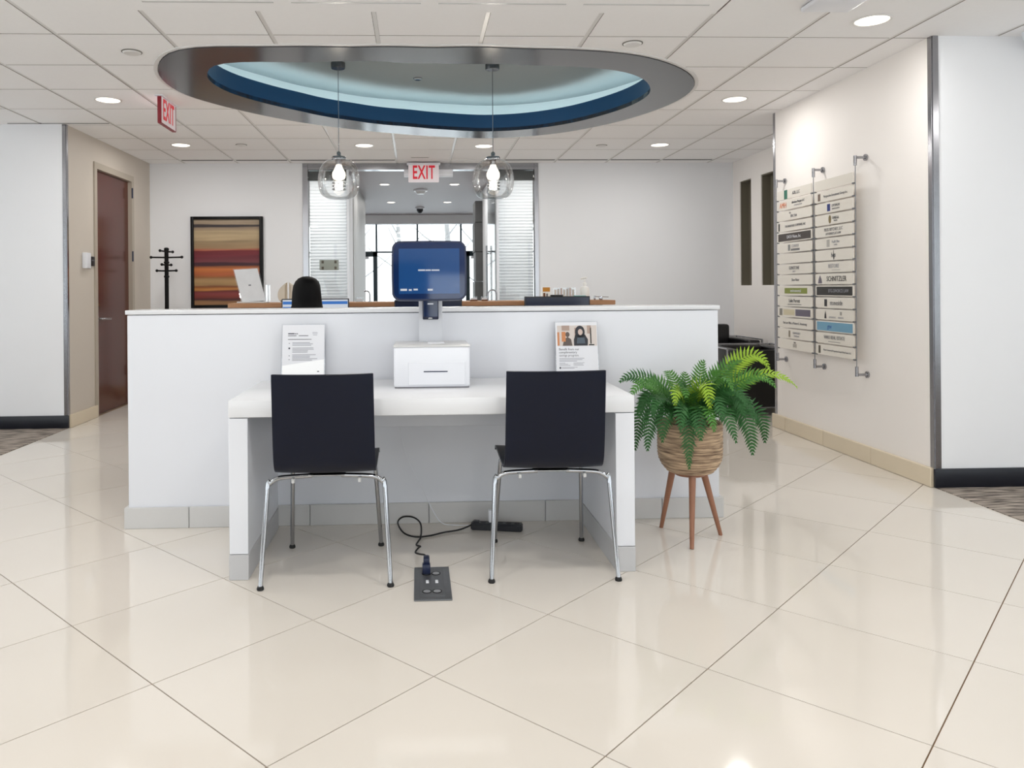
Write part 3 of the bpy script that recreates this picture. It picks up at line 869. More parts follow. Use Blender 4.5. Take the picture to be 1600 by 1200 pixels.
# ================================================================== CEILING FITTINGS
def downlight(x, y, label, group='recessed downlights in the tile ceiling', z=CEIL, r=0.085, power=DOWNLIGHT_W, lens='lamp_white', color=(1.0, 0.98, 0.95)):
    t = thing('recessed_downlight', (x, y, z), label, 'downlight', group)
    lathe('trim_ring', [(r, z - 0.001), (r + 0.004, z - 0.006), (r + 0.014, z - 0.005), (r + 0.016, z - 0.001)], x, y, 'ceiling_bar', t, 36, cap=False)
    lathe('lens', [(0, z - 0.003), (r, z - 0.003), (r, z - 0.0005), (0, z - 0.0005)], x, y, lens, t, 36)
    if power:
        ld = bpy.data.lights.new('downlight_lamp', 'AREA'); ld.shape = 'DISK'; ld.size = r * 1.9; ld.energy = power; ld.color = color
        lo = bpy.data.objects.new('downlight_lamp', ld); COL.objects.link(lo); lo.location = (x, y, z - 0.01)
        WLOC[lo.name] = Vector(lo.location); lo.parent = t; lo.matrix_parent_inverse = Matrix.Translation(-WLOC[t.name])
    return t
downlight(-2.356, 6.0, 'round white downlight nearest the hanging side-on exit sign')
downlight(-2.364, 7.85, 'round white downlight in the ceiling in front of the striped painting')
downlight(-0.526, 7.88, 'round downlight behind the hanging pendant closer to the seated person')
downlight(0.701, 7.92, 'round downlight behind the hanging pendant nearer the pump bottle')
downlight(2.518, 7.86, 'round downlight in the ceiling near the two dark window slits')
downlight(2.505, 5.95, 'round downlight beside the oval recess, lighting the company directory', power=DOWNLIGHT_W * 0.85)
downlight(2.532, 4.17, 'largest round downlight, near the chrome edged white wall end')
for k, (x, y) in enumerate(((-2.36, 4.1), (-2.36, 2.2), (2.53, 2.2), (-0.53, 2.4), (0.7, 2.4), (-2.36, 0.2), (2.53, 0.2), (-0.53, 0.4), (0.7, 0.4), (-0.53, -1.8), (0.7, -1.8), (4.7, 2.2), (-4.7, 4.1), (-4.7, 1.2))):
    downlight(x, y, 'round recessed downlight above and behind the viewer, out of the picture', 'downlights out of view')
def ceiling_disc(x, y, z, label, r=0.055):
    t = thing('sprinkler_cover', (x, y, z), label, 'sprinkler cover', 'small round ceiling covers')
    lathe('cover', [(0, z - 0.012), (r * 0.86, z - 0.012), (r, z - 0.004), (r, z - 0.0005), (0, z - 0.0005)], x, y, 'ceiling_bar', t, 28)
    lathe('gap_ring', [(r, z - 0.0045), (r + 0.006, z - 0.0035), (r + 0.006, z - 0.0005), (r, z - 0.0005)], x, y, 'plenum', t, 28, cap=False)
ceiling_disc(-1.738, 4.797, CEIL, 'small round ceiling cover beyond the blunt end of the oval recess')
ceiling_disc(1.31, 4.59, CEIL, 'small round ceiling cover in front of the oval recess')
ceiling_disc(-1.76, 7.84, CEIL, 'small round ceiling cover between two downlights near the back wall', 0.05)
ceiling_disc(1.92, 7.89, CEIL, 'small faint ceiling cover near the back wall above the pump bottle', 0.05)
sv = thing('ceiling_slot_vent', (0.044, 8.60, CEIL), 'short thin slotted vent in the ceiling above the red exit sign', 'vent')
box('vent_frame', -0.06, 0.15, 8.585, 8.62, CEIL - 0.004, CEIL - 0.0005, 'ceiling_bar', sv)
box('vent_slot', -0.05, 0.14, 8.597, 8.608, CEIL - 0.006, CEIL - 0.0035, 'plenum', sv)
# access point and dome camera near the upper edge of the picture
ap = thing('wireless_access_point', (2.19, 3.93, CEIL), 'flat white square access point on the ceiling at the top edge', 'access point')
box('housing', 2.03, 2.29, 3.80, 3.985, CEIL - 0.03, CEIL - 0.004, 'plastic_white', ap, bev=0.012, seg=3)
box('mount', 2.1, 2.28, 3.84, 3.97, CEIL - 0.006, CEIL - 0.0005, 'plastic_black', ap)
dc = thing('dome_camera', (3.60, 4.33, CEIL), 'white dome security camera at the ceiling by the white wall end', 'camera')
lathe('housing', [(0, CEIL - 0.05), (0.06, CEIL - 0.05), (0.066, CEIL - 0.04), (0.07, CEIL - 0.001), (0, CEIL - 0.001)], 3.605, 4.33, 'plastic_white', dc, 28)
lathe('lens_dome', [(0, CEIL - 0.095), (0.025, CEIL - 0.088), (0.043, CEIL - 0.066), (0.046, CEIL - 0.05)], 3.605, 4.33, 'plastic_black', dc, 28)
# vestibule fittings
for k, (x, y, l) in enumerate(((-0.43, 10.52, 'starry vestibule spotlight, nearer row, on the blind and person side'), (0.525, 10.53, 'starry vestibule spotlight, nearer row, beside the glass door'), (-0.414, 12.69, 'starry vestibule spotlight, farther row, on the blind and person side'), (0.514, 12.7, 'starry vestibule spotlight, farther row, beside the dark stone pier'))):
    downlight(x, y, l, 'vestibule spotlights', VZ, 0.06, 8.0, 'vest_lamp')
for x in (-1.25, 1.42):  # unseen lamps put in to shine through the slats
    downlight(x, 9.75, 'unseen warm spotlight added to light the slatted blind from behind', 'spotlights behind the blinds', VZ, 0.07, 26.0, 'vest_lamp', (1.0, 0.95, 0.88))
sd = thing('smoke_detector', (0.063, 11.14, VZ), 'white smoke detector under the vestibule ceiling', 'smoke detector')
lathe('base_ring', [(0, VZ - 0.02), (0.1, VZ - 0.02), (0.105, VZ - 0.001), (0, VZ - 0.001)], 0.063, 11.14, 'plastic_white', sd, 24)
lathe('sensor_cap', [(0, VZ - 0.06), (0.05, VZ - 0.058), (0.075, VZ - 0.02), (0, VZ - 0.02)], 0.063, 11.14, 'plastic_pale_grey', sd, 24)
dm = thing('dome_camera', (0.063, 13.5, VZ), 'small dark-lensed dome camera deep in the vestibule ceiling', 'camera')
lathe('housing', [(0, VZ - 0.03), (0.075, VZ - 0.03), (0.08, VZ - 0.001), (0, VZ - 0.001)], 0.063, 13.5, 'plastic_white', dm, 20)
lathe('lens_dome', [(0, VZ - 0.11), (0.03, VZ - 0.1), (0.055, VZ - 0.06), (0.058, VZ - 0.03)], 0.063, 13.5, 'plastic_black', dm, 20)
op = thing('door_operator', (0.165, YB - 0.06, 2.54), 'white box of the door operator behind the front exit sign', 'door operator')
box('housing', -0.14, 0.43, YB - 0.05, YB - 0.002, 2.505, 2.59, 'plastic_white', op, bev=0.004)
box('cover_seam', -0.141, 0.431, YB - 0.051, YB - 0.049, 2.545, 2.549, 'plastic_pale_grey', op)

# exit signs
def exit_sign(o, xd, label, w=0.345, h=0.195, grp='red lettered exit signs'):
    o = Vector(o); xd = Vector(xd); yd = Vector((0, 0, 1)); nd = xd.cross(yd)
    t = thing('exit_sign', o, label, 'sign', grp)
    bm = B(); add_prism(bm, frame_pts([(-w / 2, -h / 2), (w / 2, -h / 2), (w / 2, h / 2), (-w / 2, h / 2)], o - nd * 0.012, xd, yd), nd * 0.024)
    build('sign_panel', bm, 'sign_white', t)
    bm = B()
    for s in (-1, 1): add_prism(bm, frame_pts([(s * w / 2 - 0.004, -h / 2), (s * w / 2 + 0.004, -h / 2), (s * w / 2 + 0.004, h / 2), (s * w / 2 - 0.004, h / 2)], o - nd * 0.014, xd, yd), nd * 0.028)
    add_prism(bm, frame_pts([(-w / 2, -h / 2 - 0.006), (w / 2, -h / 2 - 0.006), (w / 2, -h / 2), (-w / 2, -h / 2)], o - nd * 0.014, xd, yd), nd * 0.028)
    build('edge', bm, 'red_dark' if abs(xd.y) > 0.5 else 'sign_white', t)
    bm = B(); add_prism(bm, frame_pts([(-w / 2 - 0.02, h / 2), (w / 2 + 0.02, h / 2), (w / 2 + 0.02, h / 2 + 0.02), (-w / 2 - 0.02, h / 2 + 0.02)], o - nd * 0.03, xd, yd), nd * 0.06)
    build('mounting_canopy', bm, 'plastic_white', t)
    for s in (1, -1):
        text('lettering', 'EXIT', h * 1.12, o + nd * s * 0.0125 - xd * s * 0.0 + yd * 0.003, xd * s, yd, 'red_sign', t, 0.001, squeeze=0.55 * w / 0.345, bold=0.004, spacing=1.08)
    return t
exit_sign((-1.92, 6.03, 2.565), (0, 1, 0), 'exit sign seen at a steep angle hanging beside the oval recess', w=0.35)
exit_sign((0.088, 8.90, 2.535), (1, 0, 0), 'exit sign facing the viewer above the kiosk screen')

# pendant lamps
def pendant(x, y, label):
    t = thing('pendant_lamp', (x, y, 2.965), label, 'pendant lamp', 'glass pendant lamps')
    lathe('ceiling_canopy', [(0, 2.92), (0.052, 2.92), (0.056, 2.926), (0.056, 2.9645), (0, 2.9645)], x, y, 'charcoal_gloss', t, 28)
    tube('cord', [(x, y, 2.92), (x, y, 2.25)], 0.0035, 'brushed_metal', t, 6)
    lathe('cap', [(0.008, 2.275), (0.016, 2.265), (0.016, 2.238), (0.052, 2.234), (0.058, 2.222), (0.055, 2.206), (0.026, 2.203), (0.024, 2.17), (0, 2.17)], x, y, 'chrome', t, 28)
    prof = [(0.050, 2.212), (0.085, 2.205), (0.122, 2.180), (0.148, 2.135), (0.162, 2.075), (0.161, 2.02), (0.150, 1.968), (0.128, 1.930), (0.098, 1.912), (0.06, 1.908)]
    pr = [Vector((r, 0, z)) for r, z in prof]; pr = [(p.x, p.z) for p in spline(pr, 4)]
    bm = B(); add_lathe(bm, pr, x, y, 40, cap=False); build('glass_shade', bm, 'clear_glass', t, smooth=True, label='clear rounded glass shade')
    lathe('bulb', [(0.02, 2.17), (0.03, 2.145), (0.048, 2.11), (0.052, 2.09), (0.045, 2.065), (0.02, 2.052), (0, 2.05)], x, y, 'bulb_white', t, 24, cap=False)
    for k, z in enumerate((2.03, 2.005, 1.98)):
        bm = B(); add_lathe(bm, [(0.04, z), (0.048, z + 0.006), (0.056, z), (0.048, z - 0.006), (0.04, z)], x, y, 24, cap=False); build('glass_fin', bm, 'acrylic_clear', t, smooth=True)
    ld = bpy.data.lights.new('pendant_bulb', 'POINT'); ld.energy = 12; ld.shadow_soft_size = 0.05; ld.color = (1, .93, .82)
    lo = bpy.data.objects.new('pendant_bulb', ld); COL.objects.link(lo); lo.location = (x, y, 2.02); lo.parent = t; lo.matrix_parent_inverse = Matrix.Translation(-WLOC[t.name])
pendant(-0.6, 6.02, 'clear glass pendant lamp hanging above the seated person')
pendant(0.607, 6.04, 'clear glass pendant lamp hanging between the kiosk and the pump bottle')

# ================================================================== WALL ITEMS
# company directory
XD = 2.972
dr = thing('directory_sign', (XD, 5.67, 0.58), 'wall mounted company directory of clear strips strung on steel cables', 'sign')
YC = (6.245, 5.65, 5.10)
for y in YC:
    tube('cable', [(XD, y, 2.067), (XD, y, 0.60)], 0.0028, 'steel_plate', dr, 6)
    for z, s in ((2.067, -1), (0.595, 1)):
        sb = B()
        add_tube(sb, [(XD, y, z), (XR - 0.002, y, z)], 0.009, 10); add_tube(sb, [(XR - 0.012, y, z), (XR - 0.001, y, z)], 0.022, 14)
        add_tube(sb, [(XD, y, z - s * 0.012), (XD, y, z + s * 0.055)], 0.011, 10)
        build('standoff', sb, 'brushed_metal', dr, smooth=math.radians(50))
ROW = 0.0858; ZTOP = 1.977
XDV, ZV = (0, -1, 0), (0, 0, 1)
left_txt = [
    [('sq', -0.13, 0.026, 0.036, (40, 110, 90)), ('t', 'A2B, LLC', 0.036, 0.04, 'ink_mid')],
    [('t', 'AMH', 0.062, -0.175, 'orange_text'), ('t', 'Abraham Morgan LLC', 0.026, 0.07, 'ink_dark', 0.012), ('t', 'ATTORNEYS AT LAW', 0.015, 0.07, 'ink_grey', -0.014)],
    [('t', 'THE', 0.018, -0.06, 'ink_mid', 0.018), ('t', 'SPECTRA', 0.03, 0.0, 'ink_mid', -0.008)],
    [('sq', -0.245, 0.012, 0.03, (50, 50, 50)), ('t', 'THE BRADFORD COMPANIES, INC', 0.025, 0.02, 'ink_mid')],
    [('sq', 0.0, 0.26, 0.03, (70, 62, 58)), ('t', 'DATA Vision, Inc.', 0.036, 0.0, 'paper')],
    [('sq', -0.08, 0.018, 0.024, (130, 130, 128)), ('t', 'CONVEX', 0.032, 0.02, 'ink_grey', 0.010), ('sq', 0.02, 0.07, 0.008, (110, 110, 110), -0.018)],
    [],
    [('t', 'GUNSTONE', 0.036, 0.0, 'ink_mid', 0.008), ('t', 'REALTY', 0.016, 0.0, 'ink_grey', -0.02)],
    [('t', 'Shaw Ritter', 0.03, 0.02, 'ink_mid')],
    [('sq', 0.02, 0.18, 0.022, (132, 142, 64)), ('t', 'environmental', 0.034, 0.02, 'paper')],
    [('t', 'Luke Perrett', 0.04, 0.0, 'ink_dark', 0.006), ('sq', 0.0, 0.11, 0.0025, (90, 90, 90), -0.022)],
    [('sq', -0.225, 0.024, 0.028, (130, 126, 118)), ('sq', -0.09, 0.09, 0.022, (206, 196, 166)), ('sq', 0.13, 0.115, 0.026, (104, 98, 112))],
    [('t', 'The Law Office of Robert C. Armstrong', 0.027, 0.0, 'ink_mid')],
    [('sq', -0.085, 0.014, 0.026, (140, 130, 116)), ('t', 'COMMUNITY', 0.024, 0.03, 'ink_grey', 0.008), ('t', 'COUNSELING', 0.016, 0.03, 'ink_grey', -0.014)],
    [('sq', 0.0, 0.03, 0.014, (170, 164, 156), -0.004), ('sq', 0.0, 0.016, 0.006, (120, 116, 112), 0.02)]]
right_txt = [
    [],
    [('sq', -0.19, 0.018, 0.026, (122, 104, 92)), ('t', 'Perspective Investment Group Inc.', 0.026, 0.03, 'ink_mid')],
    [('sq', -0.06, 0.020, 0.026, (34, 50, 120)), ('t', 'OPTIMUM', 0.028, 0.035, 'ink_mid', 0.008), ('t', 'FINANCIAL SERVICES', 0.012, 0.035, 'ink_mid', -0.014)],
    [('ring', -0.045, 0.018, 0.03, (120, 104, 62)), ('t', 'OMEGA', 0.028, 0.03, 'ink_dark', 0.006), ('t', 'WEALTH', 0.013, 0.03, 'ink_dark', -0.014)],
    [('t', 'PECK RITCHEY, LLC', 0.032, 0.0, 'ink_mid', 0.012), ('t', 'ATTORNEYS AT LAW', 0.024, 0.0, 'ink_mid', -0.018)],
    [('sq', -0.07, 0.02, 0.026, (176, 172, 166)), ('t', 'Pacific Blue', 0.026, 0.03, 'ink_grey', 0.008), ('t', 'CAPITAL', 0.014, 0.03, 'ink_grey', -0.014)],
    [('t', 'hqs', 0.05, 0.0, 'ink_dark'), ('sq', 0.0, 0.003, 0.034, (60, 60, 60))],
    [('t', 'RESTORE', 0.04, 0.0, 'ink_grey', 0.006), ('sq', 0.03, 0.055, 0.002, (170, 166, 160), -0.022)],
    [('tri', -0.185, 0.028, 0.03, (110, 104, 116)), ('t', 'SCHNITZLER', 0.052, 0.035, 'ink_black')],
    [('sq', 0.0, 0.235, 0.031, (48, 46, 44)), ('t', 'BTG DIVORCE LAW', 0.034, 0.06, 'ink_grey')],
    [('sq', -0.11, 0.018, 0.026, (40, 40, 42)), ('t', 'stoneside', 0.05, 0.03, 'ink_mid')],
    [('tri', -0.115, 0.014, 0.028, (36, 36, 38)), ('t', 'ADVISORS LLC', 0.016, -0.02, 'ink_grey', -0.018), ('t', 'FINANCIAL', 0.016, 0.09, 'ink_grey', -0.018), ('sq', 0.09, 0.012, 0.012, (150, 146, 140), 0.012)],
    [('sq', 0.0, 0.235, 0.032, (112, 158, 184)), ('t', 'gtw', 0.046, -0.06, 'ink_blue')],
    [('t', 'VARO REAL ESTATE', 0.036, 0.0, 'ink_mid', 0.008), ('sq', 0.0, 0.08, 0.002, (130, 126, 122), -0.022)],
    [('sq', -0.2, 0.014, 0.028, (90, 84, 72)), ('t', 'Mason Commercial Properties Group & Real Estate, LLC', 0.018, 0.035, 'ink_mid')]]
mat('orange_text', (222, 120, 62), 0.5); mat('ink_black', (24, 24, 26), 0.5); mat('ink_blue', (60, 104, 164), 0.5)
cache = {}
def colm(c):
    if c not in cache: cache[c] = mat('print_%d_%d_%d' % c, c, 0.5)
    return cache[c]
for (ya, yb), col in (((6.225, 5.672), left_txt), ((5.628, 5.122), right_txt)):
    for k, items in enumerate(col):
        zc = ZTOP - (k + 0.5) * ROW; yc = (ya + yb) / 2
        bm = B(); add_box(bm, XD - 0.003, XD + 0.003, yb, ya, zc - 0.038, zc + 0.038, 0.0015, 1)
        p = build('name_strip', bm, 'acrylic_panel', dr)
        for y in (ya, yb):
            bm = B(); add_box(bm, XD - 0.006, XD + 0.006, y - 0.012, y + 0.012, zc - 0.044, zc - 0.034); build('clip', bm, 'steel_plate', p)
        for it in items:
            if it[0] == 't':
                zo = it[5] if len(it) > 5 else 0.0
                wid = {0.062: 0.8}.get(it[2], 1.0)
                sq = 0.86
                text('lettering', it[1], it[2], (XD - 0.0045, yc - it[3], zc + zo), XDV, ZV, it[4], p, 0.0004, squeeze=sq)
            else:
                zo = it[5] if len(it) > 5 else 0.0
                bm = B()
                o_ = Vector((XD - 0.0032, yc - it[1], zc + zo))
                if it[0] == 'sq': pts = [(-it[2], -it[3]), (it[2], -it[3]), (it[2], it[3]), (-it[2], it[3])]
                elif it[0] == 'tri': pts = [(-it[2], -it[3]), (it[2], -it[3]), (it[2] * 0.7, 0), (0, it[3]), (-it[2] * 0.7, 0)]
                else: pts = [(it[2] * math.cos(a * math.pi / 8), it[3] * math.sin(a * math.pi / 8)) for a in range(16)]
                add_prism(bm, frame_pts(pts, o_, XDV, ZV), (-0.0006, 0, 0))
                build('logo', bm, colm(it[4]), p)

# card reader beside the door
kr = thing('door_keypad', (XL, 7.22, 1.43), 'white slim intercom beside a black card reader on the grey wall', 'keypad')
box('intercom', XL + 0.001, XL + 0.045, 7.185, 7.265, 1.415, 1.56, 'plastic_white', kr, bev=0.006)
box('side_unit', XL + 0.001, XL + 0.03, 7.285, 7.315, 1.415, 1.56, 'plastic_white', kr, bev=0.004)
box('card_reader', XL + 0.001, XL + 0.022, 7.335, 7.42, 1.44, 1.53, 'plastic_black', kr, bev=0.004)
box('reader_label', XL + 0.022, XL + 0.0228, 7.35, 7.405, 1.488, 1.5, 'ink_mid', kr)

# framed picture
pt = thing('striped_painting', (-2.18, YB - 0.02, 0.995), 'framed abstract painting of red, orange and tan horizontal bands', 'painting')
X0, X1, Z0, Z1 = -2.598, -1.774, 1.0, 2.053
box('canvas', X0 + 0.03, X1 - 0.03, YB - 0.022, YB - 0.006, Z0 + 0.03, Z1 - 0.03, 'painting', pt)
for n, b in (('frame_side', (X0, X0 + 0.034, YB - 0.045, YB - 0.001, Z0, Z1)), ('frame_side', (X1 - 0.04, X1, YB - 0.045, YB - 0.001, Z0, Z1)), ('frame_rail', (X0 + 0.034, X1 - 0.04, YB - 0.045, YB - 0.001, Z0, Z0 + 0.034)), ('frame_rail', (X0 + 0.034, X1 - 0.04, YB - 0.045, YB - 0.001, Z1 - 0.034, Z1))):
    box(n, *b, 'frame_black', pt, bev=0.003)

# coat rack
cr = thing('coat_rack', (-2.757, 8.6, 0), 'black wooden coat stand with round-tipped pegs beside the painting', 'coat rack')
cx, cy = -2.757, 8.6
lathe('pole', [(0, 0.06), (0.022, 0.06), (0.022, 1.64), (0.026, 1.65), (0.026, 1.668), (0.018, 1.677), (0, 1.679)], cx, cy, 'frame_black', cr, 16)
for z in (1.50, 1.345): lathe('collar', [(0.022, z), (0.029, z + 0.006), (0.029, z + 0.02), (0.022, z + 0.026)], cx, cy, 'frame_black', cr, 16, cap=False)
for z, L, a in ((1.568, 0.168, 0.0), (1.42, 0.105, 0.0)):
    for s in (-1, 1):
        pb = B(); add_tube(pb, [(cx, cy, z), (cx + s * L, cy, z + 0.004)], 0.009, 8)
        bmesh.ops.create_uvsphere(pb, u_segments=10, v_segments=8, radius=0.016, matrix=Matrix.Translation((cx + s * L, cy, z + 0.004)))
        build('peg', pb, 'frame_black', cr, smooth=True)
    for s in (-1, 1):
        pb = B(); zz = z + 0.065; add_tube(pb, [(cx, cy, zz), (cx + s * 0.02, cy + s * L * 0.9, zz + 0.004)], 0.009, 8)
        bmesh.ops.create_uvsphere(pb, u_segments=10, v_segments=8, radius=0.016, matrix=Matrix.Translation((cx + s * 0.02, cy + s * L * 0.9, zz + 0.004)))
        build('peg', pb, 'frame_black', cr, smooth=True)
for k in range(4):
    a = k * math.pi / 2 + 0.4
    tube('foot', [(cx, cy, 0.2), (cx + 0.1 * math.cos(a), cy + 0.1 * math.sin(a), 0.11), (cx + 0.21 * math.cos(a), cy + 0.21 * math.sin(a), 0.014)], 0.013, 'frame_black', cr, 8)

# ================================================================== RECEPTION COUNTER
CY = 3.953; CXL, CXR = -1.474, 1.574
ct = thing('reception_counter', (0.05, CY + 0.2, 0), 'long white half-height reception counter wall with grey tile base', 'counter')
bm = B(); add_box(bm, CXL + 0.006, CXR - 0.006, CY + 0.004, CY + 0.22, 0.0, 1.078, 0.003, 1); build('body', bm, 'white_lacquer', ct, smooth=math.radians(40))
bm = B(); add_box(bm, CXL - 0.002, CXR + 0.002, CY - 0.004, CY + 0.23, 1.081, 1.103, 0.003, 2); build('cap', bm, 'white_top', ct, smooth=math.radians(40))
xs = [CXL - 0.012, -1.162, -0.553, 0.052, 0.652, 1.26, CXR + 0.012]
for a, b in zip(xs[:-1], xs[1:]):
    bm = B(); add_box(bm, a + 0.0015, b - 0.0015, CY - 0.012, CY + 0.003, 0.0, 0.105, 0.002, 1); build('base_tile', bm, 'base_tile_grey', ct)
for xa in (CXL - 0.012, CXR - 0.004):
    bm = B(); add_box(bm, xa, xa + 0.016, CY + 0.005, CY + 0.22, 0.0, 0.105, 0.002, 1); build('base_tile', bm, 'base_tile_grey', ct)

# ================================================================== FRONT TABLE
TX0, TX1, TY0, TY1, TZ0, TZ1 = -0.785, 0.914, 3.215, 3.905, 0.672, 0.744
tb = thing('white_table', (0.065, 3.56, 0), 'white lacquered desk with slab legs against the counter', 'table')
bm = B(); add_box(bm, TX0, TX1, TY0, TY1, TZ0, TZ1, 0.004, 2); build('table_top', bm, 'white_top', tb, smooth=math.radians(40))
for xa, xb in ((TX0 + 0.001, TX0 + 0.079), (TX1 - 0.081, TX1 - 0.001)):
    bm = B(); add_box(bm, xa, xb, TY0 + 0.002, TY1 - 0.002, 0.107, TZ0 - 0.003, 0.002, 1); lg = build('leg_panel', bm, 'white_lacquer', tb, smooth=math.radians(40))
    bm = B(); add_box(bm, xa - 0.001, xb + 0.001, TY0, TY1, 0.0, 0.105, 0.002, 1); build('leg_base', bm, 'grey_kick', tb, smooth=math.radians(40))
bm = B(); add_box(bm, TX0 + 0.08, TX1 - 0.082, TY1 - 0.04, TY1 - 0.012, 0.51, TZ0 - 0.001, 0.002, 1); build('back_rail', bm, 'white_lacquer', tb)

# ---- kiosk -------------------------------------------------------
ks = thing('check_in_kiosk', (0.066, 3.68, TZ1), 'white check-in kiosk with tilted navy touch screen on printer base', 'kiosk')
KX0, KX1, KY0, KY1, KZ0, KZ1 = -0.109, 0.241, 3.535, 3.86, TZ1 + 0.002, 0.935
bm = B(); add_box(bm, KX0, KX1, KY0, KY1, KZ0, KZ1, 0.012, 3); body = build('printer_base', bm, 'plastic_white', ks, smooth=math.radians(40))
bm = B(); add_box(bm, KX0 - 0.002, KX1 + 0.002, KY0 - 0.002, KY1 + 0.002, KZ1 - 0.004, KZ1 + 0.005, 0.004, 2); build('top_plate', bm, 'plastic_pale_grey', ks, smooth=math.radians(40))
bm = B(); add_box(bm, KX0 + 0.066, KX1 - 0.022, KY0 - 0.0035, KY0 + 0.004, KZ0 + 0.012, KZ0 + 0.118, 0.002, 1); dwr = build('drawer', bm, 'plastic_white', body)
bm = B(); add_box(bm, 0.028, 0.138, KY0 - 0.005, KY0 - 0.003, 0.818, 0.8225); build('paper_slot', bm, 'navy_plastic', body)
bm = B(); add_box(bm, KX0 + 0.004, KX1 - 0.004, KY0 + 0.004, KY1 - 0.004, TZ1, KZ0 + 0.004); build('base_gasket', bm, 'ink_mid', ks)
bm = B(); add_box(bm, 0.05, 0.13, KY0 + 0.12, KY0 + 0.2, KZ1 + 0.004, KZ1 + 0.008, 0.002, 1); build('receipt_cover', bm, 'plastic_white', ks)
# neck: a bowed white slab rising from the back of the base
bm = B()
prof = [(3.80, 0.938), (3.785, 0.98), (3.755, 1.05), (3.735, 1.12), (3.73, 1.20), (3.745, 1.30)]
prof = [(p.y, p.z) for p in spline([Vector((0, a, b)) for a, b in prof], 5)]
back = [(y + 0.03, z) for y, z in prof][::-1]
nx0, nx1 = 0.008, 0.122
add_prism(bm, [Vector((nx0, y, z)) for y, z in prof + back], (nx1 - nx0, 0, 0))
build('neck', bm, 'plastic_white', ks, smooth=math.radians(40))
# card terminal cradled on the neck
bm = B(); add_box(bm, 0.026, 0.103, 3.695, 3.722, 1.052, 1.16, 0.005, 2); ter = build('card_terminal', bm, 'navy_plastic', ks, smooth=math.radians(40))
bm = B(); add_box(bm, 0.031, 0.098, 3.692, 3.6955, 1.066, 1.158, 0.001, 1); build('terminal_screen', bm, 'screen_navy', ter)
flat('terminal_text', [(0.0, 0.028, 0, 0.006)], (0.05, 3.6918, 1.125), (1, 0, 0), (0, 0, 1), 'screen_text', ter)
flat('terminal_button', [(0.0, 0.02, 0, 0.004), (0.003, 0.017, 0.004, 0.006)], (0.053, 3.6945, 1.056), (1, 0, 0), (0, 0, 1), 'plastic_pale_grey', ter)
# screen head
scx, scz, scy = 0.058, 1.285, 3.60
W_, H_ = 0.345, 0.277
def barrel(w, h, r, bow, n=10):
    """rounded rectangle whose sides bulge slightly"""
    base = rounded_rect(w, h, r, n); out = []
    dense = []
    for i in range(len(base)):
        a, b = base[i], base[(i + 1) % len(base)]
        k = max(1, int(math.hypot(b[0] - a[0], b[1] - a[1]) / 0.03))
        for q in range(k): dense.append((a[0] + (b[0] - a[0]) * q / k, a[1] + (b[1] - a[1]) * q / k))
    for x, y in dense:
        out.append((x * (1 + bow * (1 - (2 * y / h) ** 2)), y * (1 + bow * (1 - (2 * x / w) ** 2))))
    return out
tilt = math.radians(4)
sx, sy = Vector((1, 0, 0)), Vector((0, math.sin(tilt), math.cos(tilt)))
sn = sx.cross(sy)
so = Vector((scx, scy, scz))
bm = B(); add_prism(bm, frame_pts(barrel(W_, H_, 0.035, 0.018), so, sx, sy), -sn * 0.03)
es = [e for e in bm.edges if len(e.link_faces) == 2 and any(len(f.verts) > 8 for f in e.link_faces)]
bmesh.ops.bevel(bm, geom=es, offset=0.006, segments=2, affect='EDGES')
hd = build('screen_housing', bm, 'navy_plastic', ks, smooth=math.radians(35), label='navy screen housing with rounded corners')
bm = B(); add_prism(bm, frame_pts(barrel(W_ - 0.016, H_ - 0.016, 0.03, 0.016), so, sx, sy), sn * 0.0012)
build('cover_glass', bm, 'screen_navy', hd)
bm = B(); add_prism(bm, frame_pts([(-0.142, -0.108), (0.142, -0.108), (0.142, 0.104), (-0.142, 0.104)], so + sn * 0.0012, sx, sy), sn * 0.0005)
mat('screen_lit', (24, 66, 118), 0.05, spec=0.5, ior=1.6, emit=0.15)
build('display', bm, 'screen_lit', hd)
flat('welcome_line', [(-0.052, -0.02, -0.001, 0.006), (-0.018, 0.008, -0.001, 0.0055), (0.011, 0.048, -0.001, 0.0055)], so + sn * 0.0018, sx, sy, 'screen_text', hd, 0.0002)
flat('status_line', [(-0.135, -0.104, -0.094, -0.084), (-0.096, -0.082, -0.094, -0.086), (-0.074, -0.054, -0.092, -0.084), (-0.008, 0.016, -0.094, -0.085)], so + sn * 0.0018, sx, sy, 'screen_text', hd, 0.0002)
bm = B(); add_box(bm, 0.02, 0.11, 3.632, 3.76, 1.2, 1.30, 0.01, 2); build('screen_bracket', bm, 'plastic_white', ks, smooth=math.radians(40))

# ---- counter-top notices -------------------------------------------
def notice(x0, x1, label, cat='notice'):
    t = thing('table_notice', ((x0 + x1) / 2, 3.86, TZ1), label, cat)
    lean = 0.04
    o = Vector(((x0 + x1) / 2, 3.858, TZ1 + 0.004)); yd = Vector((0, lean, 0.276)).normalized(); xd = Vector((1, 0, 0)); n = xd.cross(yd)
    w = x1 - x0
    bm = B(); add_prism(bm, frame_pts([(-w / 2, 0), (w / 2, 0), (w / 2, 0.279), (-w / 2, 0.279)], o - n * 0.001, xd, yd), n * 0.001); sheet = build('sheet', bm, 'paper', t)
    bm = B(); add_prism(bm, frame_pts([(-w / 2 - 0.003, 0), (w / 2 + 0.003, 0), (w / 2 + 0.003, 0.282), (-w / 2 - 0.003, 0.282)], o - n * 0.004, xd, yd), n * 0.0025); build('acrylic_back', bm, 'acrylic_clear', t)
    bm = B(); add_box(bm, x0 - 0.003, x1 + 0.003, 3.815, 3.865, TZ1 + 0.0005, TZ1 + 0.0035); build('acrylic_foot', bm, 'acrylic_clear', t)
    return t, sheet, o + n * 0.0002, xd, yd
